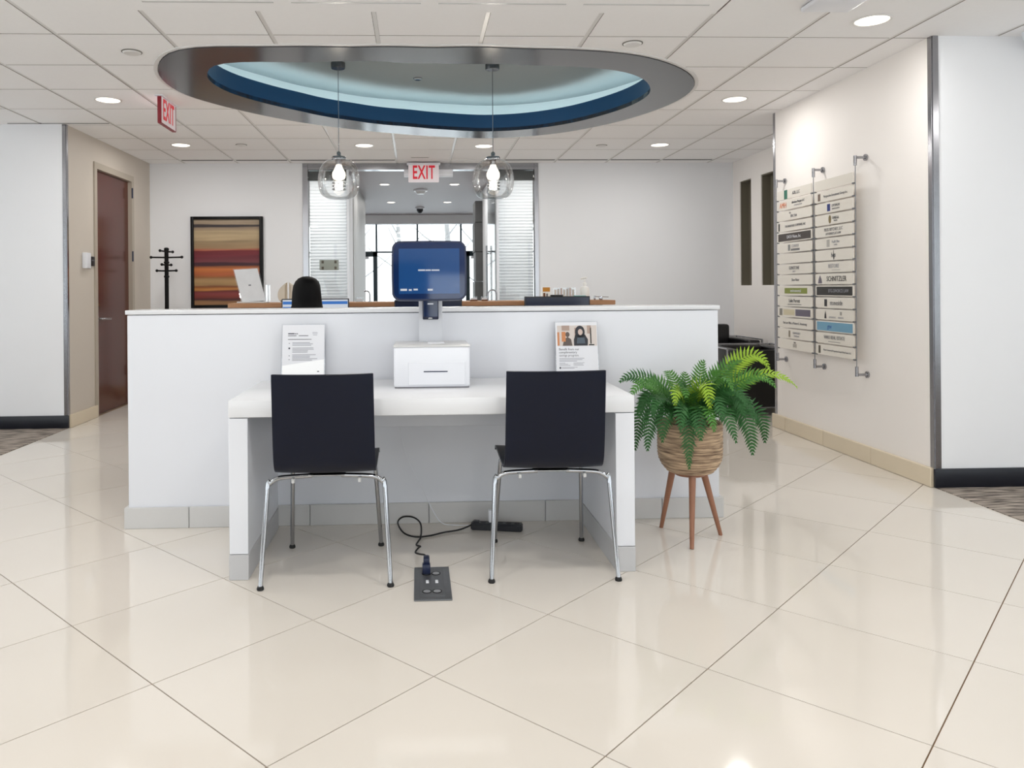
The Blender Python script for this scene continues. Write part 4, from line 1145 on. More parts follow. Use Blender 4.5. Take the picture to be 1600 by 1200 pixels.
t, sh, o, xd, yd = notice(-0.676, -0.466, 'white instruction notice with lines of grey text behind one chair')
rnd = random.Random(3)
flat('heading', [(-0.077, -0.045, 0.232, 0.237), (-0.043, -0.036, 0.232, 0.236), (-0.034, -0.028, 0.232, 0.236)], o, xd, yd, 'ink_dark', sh)
flat('subheading', [(-0.077, -0.035, 0.222, 0.2255), (-0.024, 0.024, 0.222, 0.2255), (-0.077, 0.04, 0.204, 0.207)], o, xd, yd, 'ink_mid', sh)
flat('stamp', [(0.045, 0.07, 0.239, 0.241), (0.045, 0.07, 0.233, 0.235), (0.048, 0.068, 0.226, 0.228)], o, xd, yd, 'ink_grey', sh)
lines = []
for k in range(14):
    if k in (3, 8): continue
    yy = 0.188 - k * 0.0068; lines.append((-0.055, rnd.uniform(0.02, 0.07), yy, yy + 0.0028))
flat('text_lines', lines, o, xd, yd, 'ink_grey', sh)
flat('bullets', [(-0.074, -0.066, 0.157, 0.165)], o, xd, yd, 'ink_dark', sh)
flat('bullet_marks', [(-0.073, -0.067, 0.184, 0.188), (-0.073, -0.067, 0.122, 0.126), (-0.073, -0.067, 0.103, 0.107)], o, xd, yd, 'ink_grey', sh)
bm = B(); add_prism(bm, frame_pts([(-0.104, 0.002), (0.104, 0.002), (0.104, 0.105), (-0.104, 0.075)], o, xd, yd), xd.cross(yd) * 0.0004); build('white_band', bm, mat('print_white', (248, 249, 250), 0.4), sh)
flat('foot_logo', [(0.07, 0.08, 0.042, 0.047)], o + xd.cross(yd) * 0.0005, xd, yd, 'ink_mid', sh)

t, sh, o, xd, yd = notice(0.702, 0.916, 'printed notice with a photograph and the words benefit from our', 'notice')
n = xd.cross(yd)
PHX0, PHX1, PHY0, PHY1 = -0.098, 0.104, 0.158, 0.262
flat('photo_ground', [(PHX0, PHX1, PHY0, PHY1)], o, xd, yd, mat('photo_pale', (206, 196, 190), 0.4), sh)
o1 = o + n * 0.0007
mat('photo_beige', (168, 146, 134), 0.4)
for rr_ in ((-0.075, -0.035, 0.236, 0.262), (-0.01, 0.01, 0.2, 0.25), (0.055, 0.075, 0.22, 0.262)): flat('photo_shelf', [rr_], o1, xd, yd, 'photo_beige', sh)
flat('photo_wood', [(PHX0, -0.088, 0.16, 0.228), (-0.076, -0.056, 0.18, 0.23)], o1, xd, yd, mat('photo_orange', (196, 128, 80), 0.4), sh)
flat('photo_lamp', [(0.07, 0.076, 0.168, 0.25), (0.062, 0.09, 0.16, 0.166)], o1, xd, yd, 'ink_black', sh)
bm = B()
def ell(cx_, cy_, rx, ry, n_=18): return [(cx_ + rx * math.cos(2 * math.pi * k / n_), cy_ + ry * math.sin(2 * math.pi * k / n_)) for k in range(n_)]
add_prism(bm, frame_pts(ell(-0.046, 0.216, 0.011, 0.013), o1, xd, yd), n * 0.0004)
add_prism(bm, frame_pts([(-0.072, 0.159), (-0.022, 0.159), (-0.028, 0.192), (-0.046, 0.204), (-0.064, 0.192)], o1, xd, yd), n * 0.0004)
build('photo_figure', bm, mat('photo_taupe', (92, 80, 74), 0.5), sh)
o2 = o + n * 0.0012
bm = B(); add_prism(bm, frame_pts(ell(0.018, 0.228, 0.025, 0.033), o2, xd, yd), n * 0.0004)
add_prism(bm, frame_pts([(-0.014, 0.159), (0.056, 0.159), (0.058, 0.19), (0.044, 0.215), (-0.006, 0.215), (-0.014, 0.19)], o2, xd, yd), n * 0.0004)
build('photo_figure', bm, mat('photo_dark', (36, 38, 46), 0.5), sh)
o3 = o + n * 0.0018
bm = B(); add_prism(bm, frame_pts(ell(0.02, 0.228, 0.012, 0.016), o3, xd, yd), n * 0.0003); build('photo_face', bm, mat('photo_skin', (196, 176, 166), 0.5), sh)
bm = B(); add_prism(bm, frame_pts([(0.0, 0.17), (0.044, 0.17), (0.04, 0.2), (0.004, 0.2)], o3, xd, yd), n * 0.0003); build('photo_tablet', bm, mat('photo_slate', (74, 86, 98), 0.5), sh)
for k, s in enumerate(('Benefit from our', 'complimentary', 'savings program.')):
    text('lettering', s, 0.0165, o + xd * (-0.092) + yd * (0.141 - k * 0.0155), xd, yd, 'ink_dark' if k < 2 else 'ink_mid', sh, 0.0003, 'LEFT', 0.92)
flat('text_lines', [(-0.092, 0.036, 0.094, 0.0965), (-0.092, 0.026, 0.087, 0.0895), (-0.092, -0.002, 0.08, 0.0825), (-0.092, -0.062, 0.071, 0.073), (-0.092, -0.048, 0.065, 0.067), (-0.092, -0.036, 0.059, 0.061), (-0.02, 0.036, 0.071, 0.073), (-0.02, 0.028, 0.065, 0.067), (-0.02, 0.032, 0.059, 0.061), (-0.08, 0.0, 0.049, 0.051), (-0.08, -0.016, 0.044, 0.046)], o, xd, yd, 'ink_grey', sh)
flat('foot_logo', [(-0.092, -0.084, 0.043, 0.052)], o, xd, yd, 'ink_dark', sh)

# ================================================================== FRONT CHAIRS
def side_chair(label):
    """built facing +Y, origin on the floor under the seat middle"""
    t = thing('side_chair', (0, 0, 0), label, 'chair', 'navy black chairs at the white desk')
    # profile (y, z) from front edge to top of back
    P = [(0.235, 0.438), (0.215, 0.452), (0.14, 0.456), (0.0, 0.452), (-0.12, 0.447), (-0.195, 0.455), (-0.242, 0.492), (-0.272, 0.56), (-0.298, 0.66), (-0.322, 0.76), (-0.345, 0.868)]
    pr = [(v.y, v.z) for v in spline([Vector((0, a, b)) for a, b in P], 4)]
    nx = 16; bm = B(); grid = []
    npf = len(pr)
    for i, (y, z) in enumerate(pr):
        s = i / (npf - 1)
        w = 0.204 if s < 0.5 else 0.204 - 0.004 * (s - 0.5) * 2
        row = []
        up = max(0.0, (s - 0.55) / 0.45)
        for k in range(nx + 1):
            u = -1 + 2 * k / nx
            dz = 0.006 * u * u * (1 - up)          # dished seat
            dy = 0.042 * u * u * up                # back wraps the sitter
            row.append(bm.verts.new((u * w, y + dy, z + dz)))
        grid.append(row)
    for i in range(npf - 1):
        for k in range(nx): bm.faces.new((grid[i][k], grid[i][k + 1], grid[i + 1][k + 1], grid[i + 1][k]))
    bmesh.ops.recalc_face_normals(bm, faces=bm.faces)
    bmesh.ops.solidify(bm, geom=bm.faces[:], thickness=0.011)
    build('seat_shell', bm, 'navy_ply', t, smooth=math.radians(45), label='bent navy black plywood shell forming seat and back')
    def leg(sx_, y0, y1, xf, xt):
        pts = [(sx_ * xf, y0, 0.012), (sx_ * (xt + 0.004), y0 + (y1 - y0) * 0.86, 0.385), (sx_ * (xt - 0.006), y0 + (y1 - y0) * 0.93, 0.41), (sx_ * (xt - 0.03), y1, 0.427), (sx_ * (xt - 0.07), y1 + 0.004, 0.4335), (sx_ * 0.06, y1 + 0.01, 0.437)]
        bm = B(); pts2 = spline([Vector(p) for p in pts], 5)
        add_tube(bm, pts2, 0.0095, 12); l = build('leg', bm, 'chrome', t, smooth=math.radians(60))
        lathe('foot_glide', [(0, 0), (0.013, 0), (0.0145, 0.003), (0.0145, 0.008), (0.0105, 0.016), (0, 0.016)], sx_ * xf, y0, 'rubber_black', l, 14)
    for s in (-1, 1):
        leg(s, -0.235, -0.17, 0.26, 0.235)
        leg(s, 0.265, 0.15, 0.206, 0.182)
    bm = B(); add_box(bm, -0.075, 0.075, -0.17, 0.17, 0.434, 0.441, 0.002, 1); build('mounting_plate', bm, 'brushed_metal', t)
    for s in (-1, 1):
        bm = B(); add_box(bm, s * 0.135 - 0.006, s * 0.135 + 0.006, -0.19, -0.16, 0.412, 0.43, 0.002, 1); build('stacking_buffer', bm, 'plastic_pale_grey', t)
    return t
ch1 = side_chair('navy black shell chair in front of the plain text notice')
ch2 = copy_tree(ch1)
ch2['label'] = 'navy black shell chair in front of the notice with a photograph'
ch1.location = (-0.379, 3.345, 0); ch1.rotation_euler.z = math.radians(0.8)
ch2.location = (0.559, 3.36, 0); ch2.rotation_euler.z = math.radians(-1.0)

# ================================================================== FERN IN WICKER PLANTER
FX, FY = 1.302, 3.645
pp = thing('wicker_planter', (FX, FY, 0), 'round woven planter on three slanted wooden legs beside the desk', 'planter')
prof = []
for k in range(61):
    s = k / 60; z = 0.318 + s * 0.235
    r = 0.150 - 0.006 * (s - 0.72) ** 2
    if s < 0.42: r = 0.150 * (1 - 0.30 * ((0.42 - s) / 0.42) ** 2.3) - 0.001
    r += 0.0026 * math.sin(s * 2 * math.pi * 17)
    prof.append((r, z))
prof = [(0, 0.316), (prof[0][0] - 0.012, 0.316)] + prof + [(0.142, 0.557), (0.136, 0.552), (0.134, 0.5)]
lathe('basket', prof, FX, FY, 'wicker', pp, 48, cap=False, sharp=80, label='brown woven seagrass basket')
lathe('soil', [(0, 0.525), (0.135, 0.52)], FX, FY, 'soil', pp, 24, cap=False)
lathe('leg_ring', [(0, 0.300), (0.07, 0.300), (0.07, 0.3155), (0, 0.3155)], FX, FY, 'wood_leg', pp, 24)
for (bx, by), (tx, ty) in (((1.209, 3.798), (1.235, 3.70)), ((1.247, 3.474), (1.288, 3.575)), ((1.456, 3.663), (1.372, 3.655))):
    tube('leg', [(bx, by, 0.0), (tx, ty, 0.306)], 0.015, 'wood_leg', pp, 14, radii=[0.0095, 0.0165])
fern = thing('fern_plant', (FX, FY, 0.525), 'arching green fern growing from the woven planter', 'plant')
FERN = [((1.73, 3.45, .737), (1.545, 3.5, .881), 2), ((1.675, 3.6, .801), (1.552, 3.62, .978), 2), ((1.584, 3.35, .749), (1.493, 3.45, .872), 1), ((1.509, 3.42, .432), (1.499, 3.5, .778), 0),
        ((1.648, 3.6, .455), (1.619, 3.6, .735), 0), ((1.404, 3.35, .514), (1.347, 3.42, .761), 0), ((1.219, 3.42, .379), (1.216, 3.42, .791), 0), ((.952, 3.6, .75), (1.087, 3.62, .831), 0),
        ((.962, 3.45, .704), (1.081, 3.5, .842), 1), ((1.029, 3.62, .421), (1.071, 3.62, .77), 0), ((1.054, 3.5, .443), (1.081, 3.5, .784), 0), ((1.107, 3.45, .499), (1.133, 3.48, .756), 0),
        ((1.15, 3.4, .665), (1.177, 3.45, .817), 2), ((1.309, 3.4, .649), (1.301, 3.45, .874), 2), ((1.238, 3.8, .779), (1.253, 3.7, .774), 1), ((1.396, 3.7, .84), (1.349, 3.66, .80), 1),
        ((1.318, 3.75, .779), (1.306, 3.7, .738), 1), ((1.488, 3.7, .599), (1.466, 3.68, .82), 0), ((1.404, 3.38, .736), (1.36, 3.45, .868), 1), ((1.048, 3.4, .624), (1.094, 3.45, .775), 0),
        ((1.621, 3.75, .542), (1.521, 3.7, .755), 0), ((1.25, 3.36, .514), (1.26, 3.42, .762), 0), ((1.084, 3.72, .602), (1.152, 3.68, .778), 0), ((1.43, 3.55, .80), (1.373, 3.6, .79), 1),
        ((1.16, 3.36, .56), (1.19, 3.42, .76), 0), ((1.20, 3.40, .70), (1.23, 3.5, .80), 1), ((1.45, 3.36, .68), (1.40, 3.45, .82), 0), ((1.02, 3.52, .60), (1.10, 3.55, .80), 0), ((1.55, 3.5, .60), (1.48, 3.55, .80), 0), ((1.30, 3.33, .56), (1.29, 3.42, .74), 1), ((1.56, 3.62, .84), (1.46, 3.63, .86), 1), ((1.40, 3.5, .72), (1.36, 3.56, .80), 0), ((1.22, 3.52, .74), (1.25, 3.57, .78), 0), ((1.35, 3.36, .60), (1.33, 3.43, .80), 0), ((1.46, 3.4, .62), (1.42, 3.46, .80), 0), ((1.12, 3.75, .72), (1.17, 3.7, .80), 1)]
def frond(tip, ctrl, kind, seed):
    rng = random.Random(seed)
    p0 = Vector((FX + rng.uniform(-0.045, 0.045), FY + rng.uniform(-0.06, 0.02), 0.53))
    c, t = Vector(ctrl), Vector(tip)
    c = c + (c - p0) * 0.12
    roll = Vector((rng.uniform(-0.35, 0.35), rng.uniform(-0.2, 0.25), rng.uniform(-0.25, 0.35)))
    N = 46
    bm = B()
    pts = [p0.lerp(c, s).lerp(c.lerp(t, s), s) for s in [k / N for k in range(N + 1)]]
    length = sum((pts[k + 1] - pts[k]).length for k in range(N))
    add_tube(bm, pts[::3] + [pts[-1]], 0.0018, 4, True, radii=[0.0026 - 0.002 * k / (len(pts[::3])) for k in range(len(pts[::3]) + 1)])
    step = 0.0152; acc = 0; nxt = length * 0.16
    for k in range(N):
        seg = pts[k + 1] - pts[k]; L = seg.length
        while nxt <= acc + L and nxt < length:
            s = nxt / length
            p = pts[k] + seg * ((nxt - acc) / L)
            d = seg.normalized()
            face = Vector((0, -0.75, 0.6)) + roll        # the blade turns its face out of the clump, to the open side
            side = d.cross(face)
            if side.length < 0.2: side = d.cross(Vector((0.9, -0.3, 0.3)))
            side.normalize(); upv = side.cross(d).normalized()
            env = math.sin(min(1.0, (s - 0.1) / 0.5) * math.pi / 2) * (1 - max(0, (s - 0.55) / 0.47) ** 1.6)
            ll = 0.068 * max(0.14, env) * rng.uniform(0.85, 1.1)
            for sg in (-1, 1):
                dd = (side * sg + d * (0.42 + 0.3 * s) + upv * rng.uniform(-0.05, 0.22)).normalized()
                wv = d * 0.0078
                dn = -upv * ll * 0.12
                a0 = p - wv * 0.5; a1 = p + wv * 0.7
                m0 = p + dd * ll * 0.55 - wv * 0.95; m1 = p + dd * ll * 0.55 + wv * 0.75
                tt = p + dd * ll + d * 0.004 + dn
                vv = [bm.verts.new(q) for q in (a0, a1, m1, tt, m0)]
                mid = bm.verts.new(p + dd * ll * 0.5 + upv * 0.0018)
                for q in range(5): bm.faces.new((vv[q], vv[(q + 1) % 5], mid))
            nxt += step
        acc += L
    m = ('fern_dark', 'fern_mid', 'fern_yellow')[kind]
    me_o = build('frond', bm, m, fern, smooth=False)
for i, (tp, ctl, kd) in enumerate(FERN): frond(tp, ctl, kd, i + 5)

# ================================================================== CABLES AND FLOOR BOX
fb = thing('floor_outlet_box', (0.053, 3.13, 0), 'grey metal floor outlet cover set in the tiles', 'outlet')
box('cover_plate', -0.021, 0.127, 2.956, 3.306, 0.0005, 0.006, 'steel_plate', fb, bev=0.002)
box('lid', 0.0, 0.1, 2.985, 3.285, 0.006, 0.0085, 'steel_plate', fb, bev=0.0015)
for y in (3.0, 3.19):
    for x in (0.03, 0.07):
        bm = B(); add_lathe(bm, [(0.0155, 0.0085), (0.0155, 0.0105), (0.019, 0.0105), (0.019, 0.0085)], x, y + 0.03, 20, cap=False); build('outlet_ring', bm, 'rubber_black', fb, smooth=math.radians(40))
        lathe('outlet_cap', [(0, 0.0115), (0.0145, 0.0105), (0.0145, 0.0085)], x, y + 0.03, 'steel_light', fb, 20, cap=False)
for x in (0.033, 0.071): box('latch', x - 0.006, x + 0.006, 3.115, 3.145, 0.0085, 0.011, 'plastic_white', fb, bev=0.001)
# power strip with its looped flex
ps = thing('power_strip', (0.38, 3.79, 0), 'black power strip on the floor with a looped black flex', 'power strip')
d0, d1 = Vector((0.262, 3.835, 0)), Vector((0.512, 3.785, 0))
ax = (d1 - d0).normalized(); sd_ = Vector((-ax.y, ax.x, 0))
def strip_box(bm, s0, s1, w, z0, z1, bev=0.004):
    pts = [d0 + ax * s0 - sd_ * w, d0 + ax * s1 - sd_ * w, d0 + ax * s1 + sd_ * w, d0 + ax * s0 + sd_ * w]
    nf = len(bm.faces)
    add_prism(bm, [Vector((p.x, p.y, z0)) for p in pts], (0, 0, z1 - z0))
bm = B(); strip_box(bm, 0.0, 0.255, 0.026, 0.001, 0.036)
bmesh.ops.bevel(bm, geom=bm.edges[:], offset=0.005, segments=2, affect='EDGES')
sbody = build('strip_body', bm, 'plastic_black', ps, smooth=math.radians(40))
for k in range(5):
    bm = B(); c_ = d0 + ax * (0.06 + 0.042 * k); add_lathe(bm, [(0, 0.0375), (0.014, 0.037), (0.015, 0.0355), (0, 0.0355)], c_.x, c_.y, 14); build('socket', bm, 'rubber_black', sbody)
bm = B(); strip_box(bm, 0.012, 0.04, 0.013, 0.036, 0.043); build('rocker_switch', bm, 'plastic_black', sbody)
flex = [(0.265, 3.838, 0.02), (0.2, 3.80, 0.008), (0.12, 3.765, 0.007), (0.05, 3.72, 0.007), (-0.02, 3.71, 0.007), (-0.075, 3.76, 0.012), (-0.105, 3.86, 0.03), (-0.082, 3.905, 0.045), (-0.03, 3.90, 0.045), (0.006, 3.84, 0.035), (0.012, 3.74, 0.02), (0.005, 3.66, 0.013), (-0.012, 3.58, 0.012), (0.006, 3.53, 0.02), (0.0, 3.50, 0.026), (-0.016, 3.46, 0.018), (0.0, 3.40, 0.03), (0.022, 3.33, 0.05), (0.031, 3.26, 0.064)]
tube('flex', spline(flex, 8), 0.0042, 'rubber_black', ps, 8)
bm = B(); add_box(bm, 0.013, 0.047, 3.20, 3.24, 0.012, 0.052, 0.005, 2); add_box(bm, 0.018, 0.044, 3.215, 3.265, 0.045, 0.074, 0.006, 2)
build('plug', bm, 'navy_plastic', ps, smooth=math.radians(40))
wc = thing('white_cable', (0.05, 3.85, 0), 'thin white cable drooping from the desk to the power strip', 'cable')
tube('cable', spline([(-0.088, 3.86, 0.515), (-0.084, 3.875, 0.46), (-0.062, 3.88, 0.37), (-0.018, 3.88, 0.27), (0.03, 3.88, 0.17), (0.07, 3.88, 0.085), (0.115, 3.88, 0.02), (0.18, 3.885, 0.005), (0.27, 3.88, 0.005), (0.34, 3.87, 0.02), (0.362, 3.83, 0.05)], 8), 0.0022, 'plastic_white', wc, 6)
bm = B(); add_box(bm, 0.347, 0.377, 3.802, 3.83, 0.0385, 0.1, 0.004, 2); build('adapter', bm, 'plastic_white', wc, smooth=math.radians(40))

# ================================================================== RECEPTION DESK BEHIND THE COUNTER
LX0, LX1, LY0, LY1, LZ = -1.455, 1.555, 5.98, 6.42, 1.10
rd = thing('reception_desk', (0.05, 5.95, 0), 'wood topped reception desk behind the white counter', 'desk')
bm = B(); add_box(bm, LX0, LX1, LY0, LY1, LZ - 0.035, LZ, 0.003, 1); build('transaction_top', bm, 'wood_ledge', rd)
box('front_panel', LX0 + 0.05, LX1 - 0.05, 6.2, 6.24, 0.0, LZ - 0.035, 'desk_panel', rd)
box('worktop', LX0, LX1, 5.45, 6.2, 0.715, 0.745, 'wood_ledge', rd, bev=0.003)
for xa in (LX0, LX1 - 0.04): box('side_panel', xa, xa + 0.04, 5.5, 6.2, 0.0, 0.715, 'desk_panel', rd)
def monitor(x0, x1, zt, lit, label):
    t = thing('desk_monitor', ((x0 + x1) / 2, 5.78, 0.745), label, 'monitor', 'flat monitors on the reception desk')
    box('housing', x0, x1, 5.755, 5.785, zt - 0.32, zt, 'plastic_black', t, bev=0.004)
    bm = B(); add_box(bm, x0 + 0.008, x1 - 0.008, 5.7535, 5.7548, zt - 0.31, zt - 0.008); sc_ = build('screen', bm, 'screen_white' if lit else 'screen_off', t)
    if lit:
        flat('screen_band', [(0.0, x1 - x0 - 0.02, 0, 0.022)], (x0 + 0.01, 5.753, zt - 0.042), (1, 0, 0), (0, 0, 1), 'screen_blue', sc_)
        flat('screen_window', [(0.0, 0.09, -0.16, 0.0)], (x0 + 0.01, 5.753, zt - 0.06), (1, 0, 0), (0, 0, 1), 'screen_blue', sc_)
    cxm = (x0 + x1) / 2
    box('stand', cxm - 0.03, cxm + 0.03, 5.79, 5.81, 0.755, zt - 0.1, 'plastic_black', t)
    box('stand_foot', cxm - 0.1, cxm + 0.1, 5.72, 5.88, 0.7455, 0.756, 'plastic_black', t, bev=0.003)
    if not lit and zt > 1.12:
        box('webcam', cxm - 0.05, cxm + 0.045, 5.755, 5.79, zt, zt + 0.012, 'plastic_black', t, bev=0.003)
monitor(-1.005, -0.507, 1.134, True, 'lit monitor with pale blue screen in front of the seated person')
monitor(-0.17, 0.337, 1.118, False, 'dark navy monitor low behind the kiosk screen')
monitor(0.808, 1.303, 1.136, False, 'dark navy monitor in front of the pump bottle')
# brochure stand
bs = thing('brochure_stand', (-1.29, 6.12, LZ), 'leaning acrylic stand with a pale marbled leaflet beside the painting', 'brochure stand')
o = Vector((-1.278, 6.09, LZ + 0.014)); yd = Vector((-0.075, 0.05, 0.26)).normalized(); xd = Vector((1, 0, 0.05)).normalized(); n = xd.cross(yd)
bm = B(); add_prism(bm, frame_pts([(-0.092, 0), (0.092, 0), (0.092, 0.268), (-0.092, 0.268)], o, xd, yd), n * 0.002); lf = build('leaflet', bm, mat('marbled', (214, 214, 216), 0.5, noise=0.1, nscale=14), bs)
bm = B(); add_prism(bm, frame_pts([(-0.1, -0.002), (0.1, -0.002), (0.1, 0.276), (-0.1, 0.276)], o - n * 0.006, xd, yd), n * 0.004); build('acrylic_back', bm, 'acrylic_clear', bs)
flat('leaflet_mark', [(-0.01, 0.01, 0.128, 0.138)], o + n * 0.002, xd, yd, 'ink_mid', lf)
bm = B(); add_box(bm, -1.4, -1.18, 6.04, 6.2, LZ + 0.0005, LZ + 0.012, 0.002, 1); build('stand_foot', bm, 'plastic_pale_grey', bs)
box('stand_strut', -1.19, -1.165, 6.12, 6.17, LZ + 0.012, LZ + 0.14, 'acrylic_clear', bs)
# beige ornament: two rounded lobes with a gap
og = thing('beige_ornament', (-1.02, 6.16, LZ), 'shiny beige ornament of two rounded halves beside the seated person', 'ornament')
for s in (-1, 1):
    bm = B()
    pts = [(0.006, 0.0), (0.05, 0.0), (0.075, 0.03), (0.08, 0.07), (0.065, 0.11), (0.03, 0.145), (0.006, 0.16)]
    pts = [(p.x, p.y) for p in spline([Vector((a, b, 0)) for a, b in pts], 4)]
    add_prism(bm, [Vector((-1.02 + s * a, 6.13, LZ + 0.0005 + b)) for a, b in pts], (0, 0.06, 0))
    bmesh.ops.bevel(bm, geom=[e for e in bm.edges if any(len(f.verts) > 6 for f in e.link_faces)], offset=0.018, segments=3, affect='EDGES')
    build('lobe', bm, 'beige_ceramic', og, smooth=math.radians(50))
# sanitizer bottle
sb_ = thing('pump_bottle', (1.347, 6.14, LZ), 'white pump bottle standing on the wooden ledge', 'bottle')
lathe('bottle_body', [(0, LZ + 0.0005), (0.033, LZ + 0.0005), (0.036, LZ + 0.006), (0.036, LZ + 0.09), (0.03, LZ + 0.105), (0.014, LZ + 0.113), (0.013, LZ + 0.122), (0, LZ + 0.122)], 1.347, 6.14, 'bottle_white', sb_, 28)
lathe('pump_collar', [(0.016, LZ + 0.118), (0.016, LZ + 0.135), (0.006, LZ + 0.145), (0.005, LZ + 0.17), (0, LZ + 0.17)], 1.347, 6.14, 'bottle_white', sb_, 20)
tube('pump_nozzle', [(1.362, 6.13, LZ + 0.178), (1.347, 6.14, LZ + 0.178), (1.32, 6.155, LZ + 0.172)], 0.007, 'bottle_white', sb_, 8)
# card box
cb = thing('card_box', (1.03, 6.12, LZ), 'small orange and white printed card box on the ledge', 'box')
box('carton', 1.0, 1.062, 6.1, 6.14, LZ + 0.0005, LZ + 0.108, 'bottle_white', cb, bev=0.002)
flat('orange_print', [(0.0, 0.058, 0.07, 0.104)], (1.002, 6.0995, LZ), (1, 0, 0), (0, 0, 1), 'orange_print', cb)
flat('brown_print', [(0.004, 0.02, 0.01, 0.06)], (1.002, 6.0995, LZ), (1, 0, 0), (0, 0, 1), 'bronze', cb)
flat('grey_print', [(0.028, 0.04, 0.02, 0.055)], (1.002, 6.0995, LZ), (1, 0, 0), (0, 0, 1), 'ink_mid', cb)
# clear leaflet rack
rk = thing('leaflet_rack', (1.17, 6.16, LZ), 'clear acrylic rack of slim cards between card box and pump bottle', 'rack')
box('rack_body', 1.1, 1.28, 6.17, 6.175, LZ + 0.0005, LZ + 0.1, 'acrylic_clear', rk)
box('rack_foot', 1.1, 1.28, 6.12, 6.17, LZ + 0.0005, LZ + 0.006, 'acrylic_clear', rk)
for k in range(7):
    x = 1.108 + k * 0.024
    box('card', x, x + 0.014, 6.158, 6.166, LZ + 0.007, LZ + 0.085 + 0.006 * (k % 3), mat('card_tint_%d' % k, ((214, 206, 196), (196, 188, 182), (206, 186, 178))[k % 3], 0.5), rk)
tl = thing('teal_box', (1.285, 6.05, LZ), 'teal slim box lying in front of the pump bottle', 'box')
box('cover', 1.24, 1.335, 6.03, 6.08, LZ + 0.0005, LZ + 0.038, 'teal_card', tl, bev=0.003)
box('lid_seam', 1.2395, 1.3355, 6.0295, 6.0805, LZ + 0.026, LZ + 0.028, 'ink_mid', tl)
# small metal pieces on the ledge
def arch(x0, x1, z1, y, label):
    t = thing('arched_rail', ((x0 + x1) / 2, y, LZ), label, 'rail', 'arched metal rails on the ledge')
    r = (x1 - x0) / 2
    pts = [(x0, y, LZ + 0.001), (x0, y, z1 - r)] + [((x0 + x1) / 2 - r * math.cos(a * math.pi / 8), y, z1 - r + r * math.sin(a * math.pi / 8)) for a in range(1, 8)] + [(x1, y, z1 - r), (x1, y, LZ + 0.001)]
    tube('bar', pts, 0.006, 'brushed_metal', t, 10)
    for x in (x0, x1): lathe('foot', [(0, LZ + 0.0003), (0.013, LZ + 0.0003), (0.012, LZ + 0.006), (0, LZ + 0.006)], x, y, 'brushed_metal', t, 14)
arch(0.565, 0.632, 1.188, 6.1, 'small arched metal rail on the ledge in front of the glass door')
hk = thing('curved_hook', (-0.385, 6.1, LZ), 'small bent metal hook on the ledge beside the grey column', 'hook')
tube('bar', [(-0.372, 6.1, LZ + 0.001), (-0.372, 6.1, 1.16), (-0.378, 6.1, 1.178), (-0.392, 6.1, 1.186), (-0.415, 6.1, 1.186)], 0.006, 'brushed_metal', hk, 10)
lathe('foot', [(0, LZ + 0.0003), (0.014, LZ + 0.0003), (0.013, LZ + 0.006), (0, LZ + 0.006)], -0.372, 6.1, 'brushed_metal', hk, 14)
def holder(x, label, m='acrylic_clear', w=0.06):
    t = thing('card_holder', (x, 6.1, LZ), label, 'card holder', 'little card holders on the ledge')
    box('tray', x - w / 2, x + w / 2, 6.08, 6.12, LZ + 0.0005, LZ + 0.012, m, t, bev=0.002)
    box('back_plate', x - w / 2, x + w / 2, 6.115, 6.12, LZ + 0.012, LZ + 0.035, 'acrylic_clear', t)
    box('card_stack', x - w / 2 + 0.005, x + w / 2 - 0.005, 6.09, 6.112, LZ + 0.012, LZ + 0.026, 'paper', t)
holder(-0.455, 'tiny clear card holder on the ledge next to the bent hook')
holder(0.45, 'tiny bronze card holder on the ledge beside the kiosk screen', 'bronze')
holder(0.535, 'tiny bronze card holder on the ledge beside the arched rail', 'bronze', 0.05)
ms = thing('desk_gadget', (1.47, 6.1, LZ), 'small chrome gadget at the end of the wooden ledge', 'gadget')
box('gadget_body', 1.455, 1.48, 6.09, 6.11, LZ + 0.0005, LZ + 0.03, 'chrome', ms, bev=0.003)
tube('gadget_arm', [(1.41, 6.1, LZ + 0.028), (1.53, 6.1, LZ + 0.024)], 0.003, 'chrome', ms, 6)
box('gadget_post', 1.412, 1.425, 6.092, 6.108, LZ + 0.0005, LZ + 0.034, 'brushed_metal', ms, bev=0.002)

# ================================================================== SEATED PERSON (seen from behind)
HX, HY = -0.738, 5.2
oc = thing('office_chair', (HX, 5.14, 0), 'black office chair under the seated person behind the counter', 'chair')
bm = B(); add_box(bm, HX - 0.23, HX + 0.23, 4.93, 5.38, 0.40, 0.47, 0.025, 3); build('seat', bm, 'chair_fabric', oc, smooth=True)
bm = B(); add_box(bm, HX - 0.2, HX + 0.2, 4.87, 4.92, 0.56, 0.95, 0.02, 3); build('backrest', bm, 'chair_fabric', oc, smooth=True)
tube('back_post', [(HX, 5.0, 0.39), (HX, 4.86, 0.42), (HX, 4.86, 0.7)], 0.02, 'plastic_black', oc)
tube('gas_column', [(HX, 5.15, 0.09), (HX, 5.15, 0.4)], 0.025, 'plastic_black', oc)
for k in range(5):
    a = k * 2 * math.pi / 5
    l = tube('base_arm', [(HX, 5.15, 0.11), (HX + 0.27 * math.cos(a), 5.15 + 0.27 * math.sin(a), 0.07)], 0.02, 'plastic_black', oc)
    bm = B(); bmesh.ops.create_uvsphere(bm, u_segments=12, v_segments=8, radius=0.03, matrix=Matrix.Translation((HX + 0.27 * math.cos(a), 5.15 + 0.27 * math.sin(a), 0.0305))); build('caster', bm, 'plastic_black', l, smooth=True)

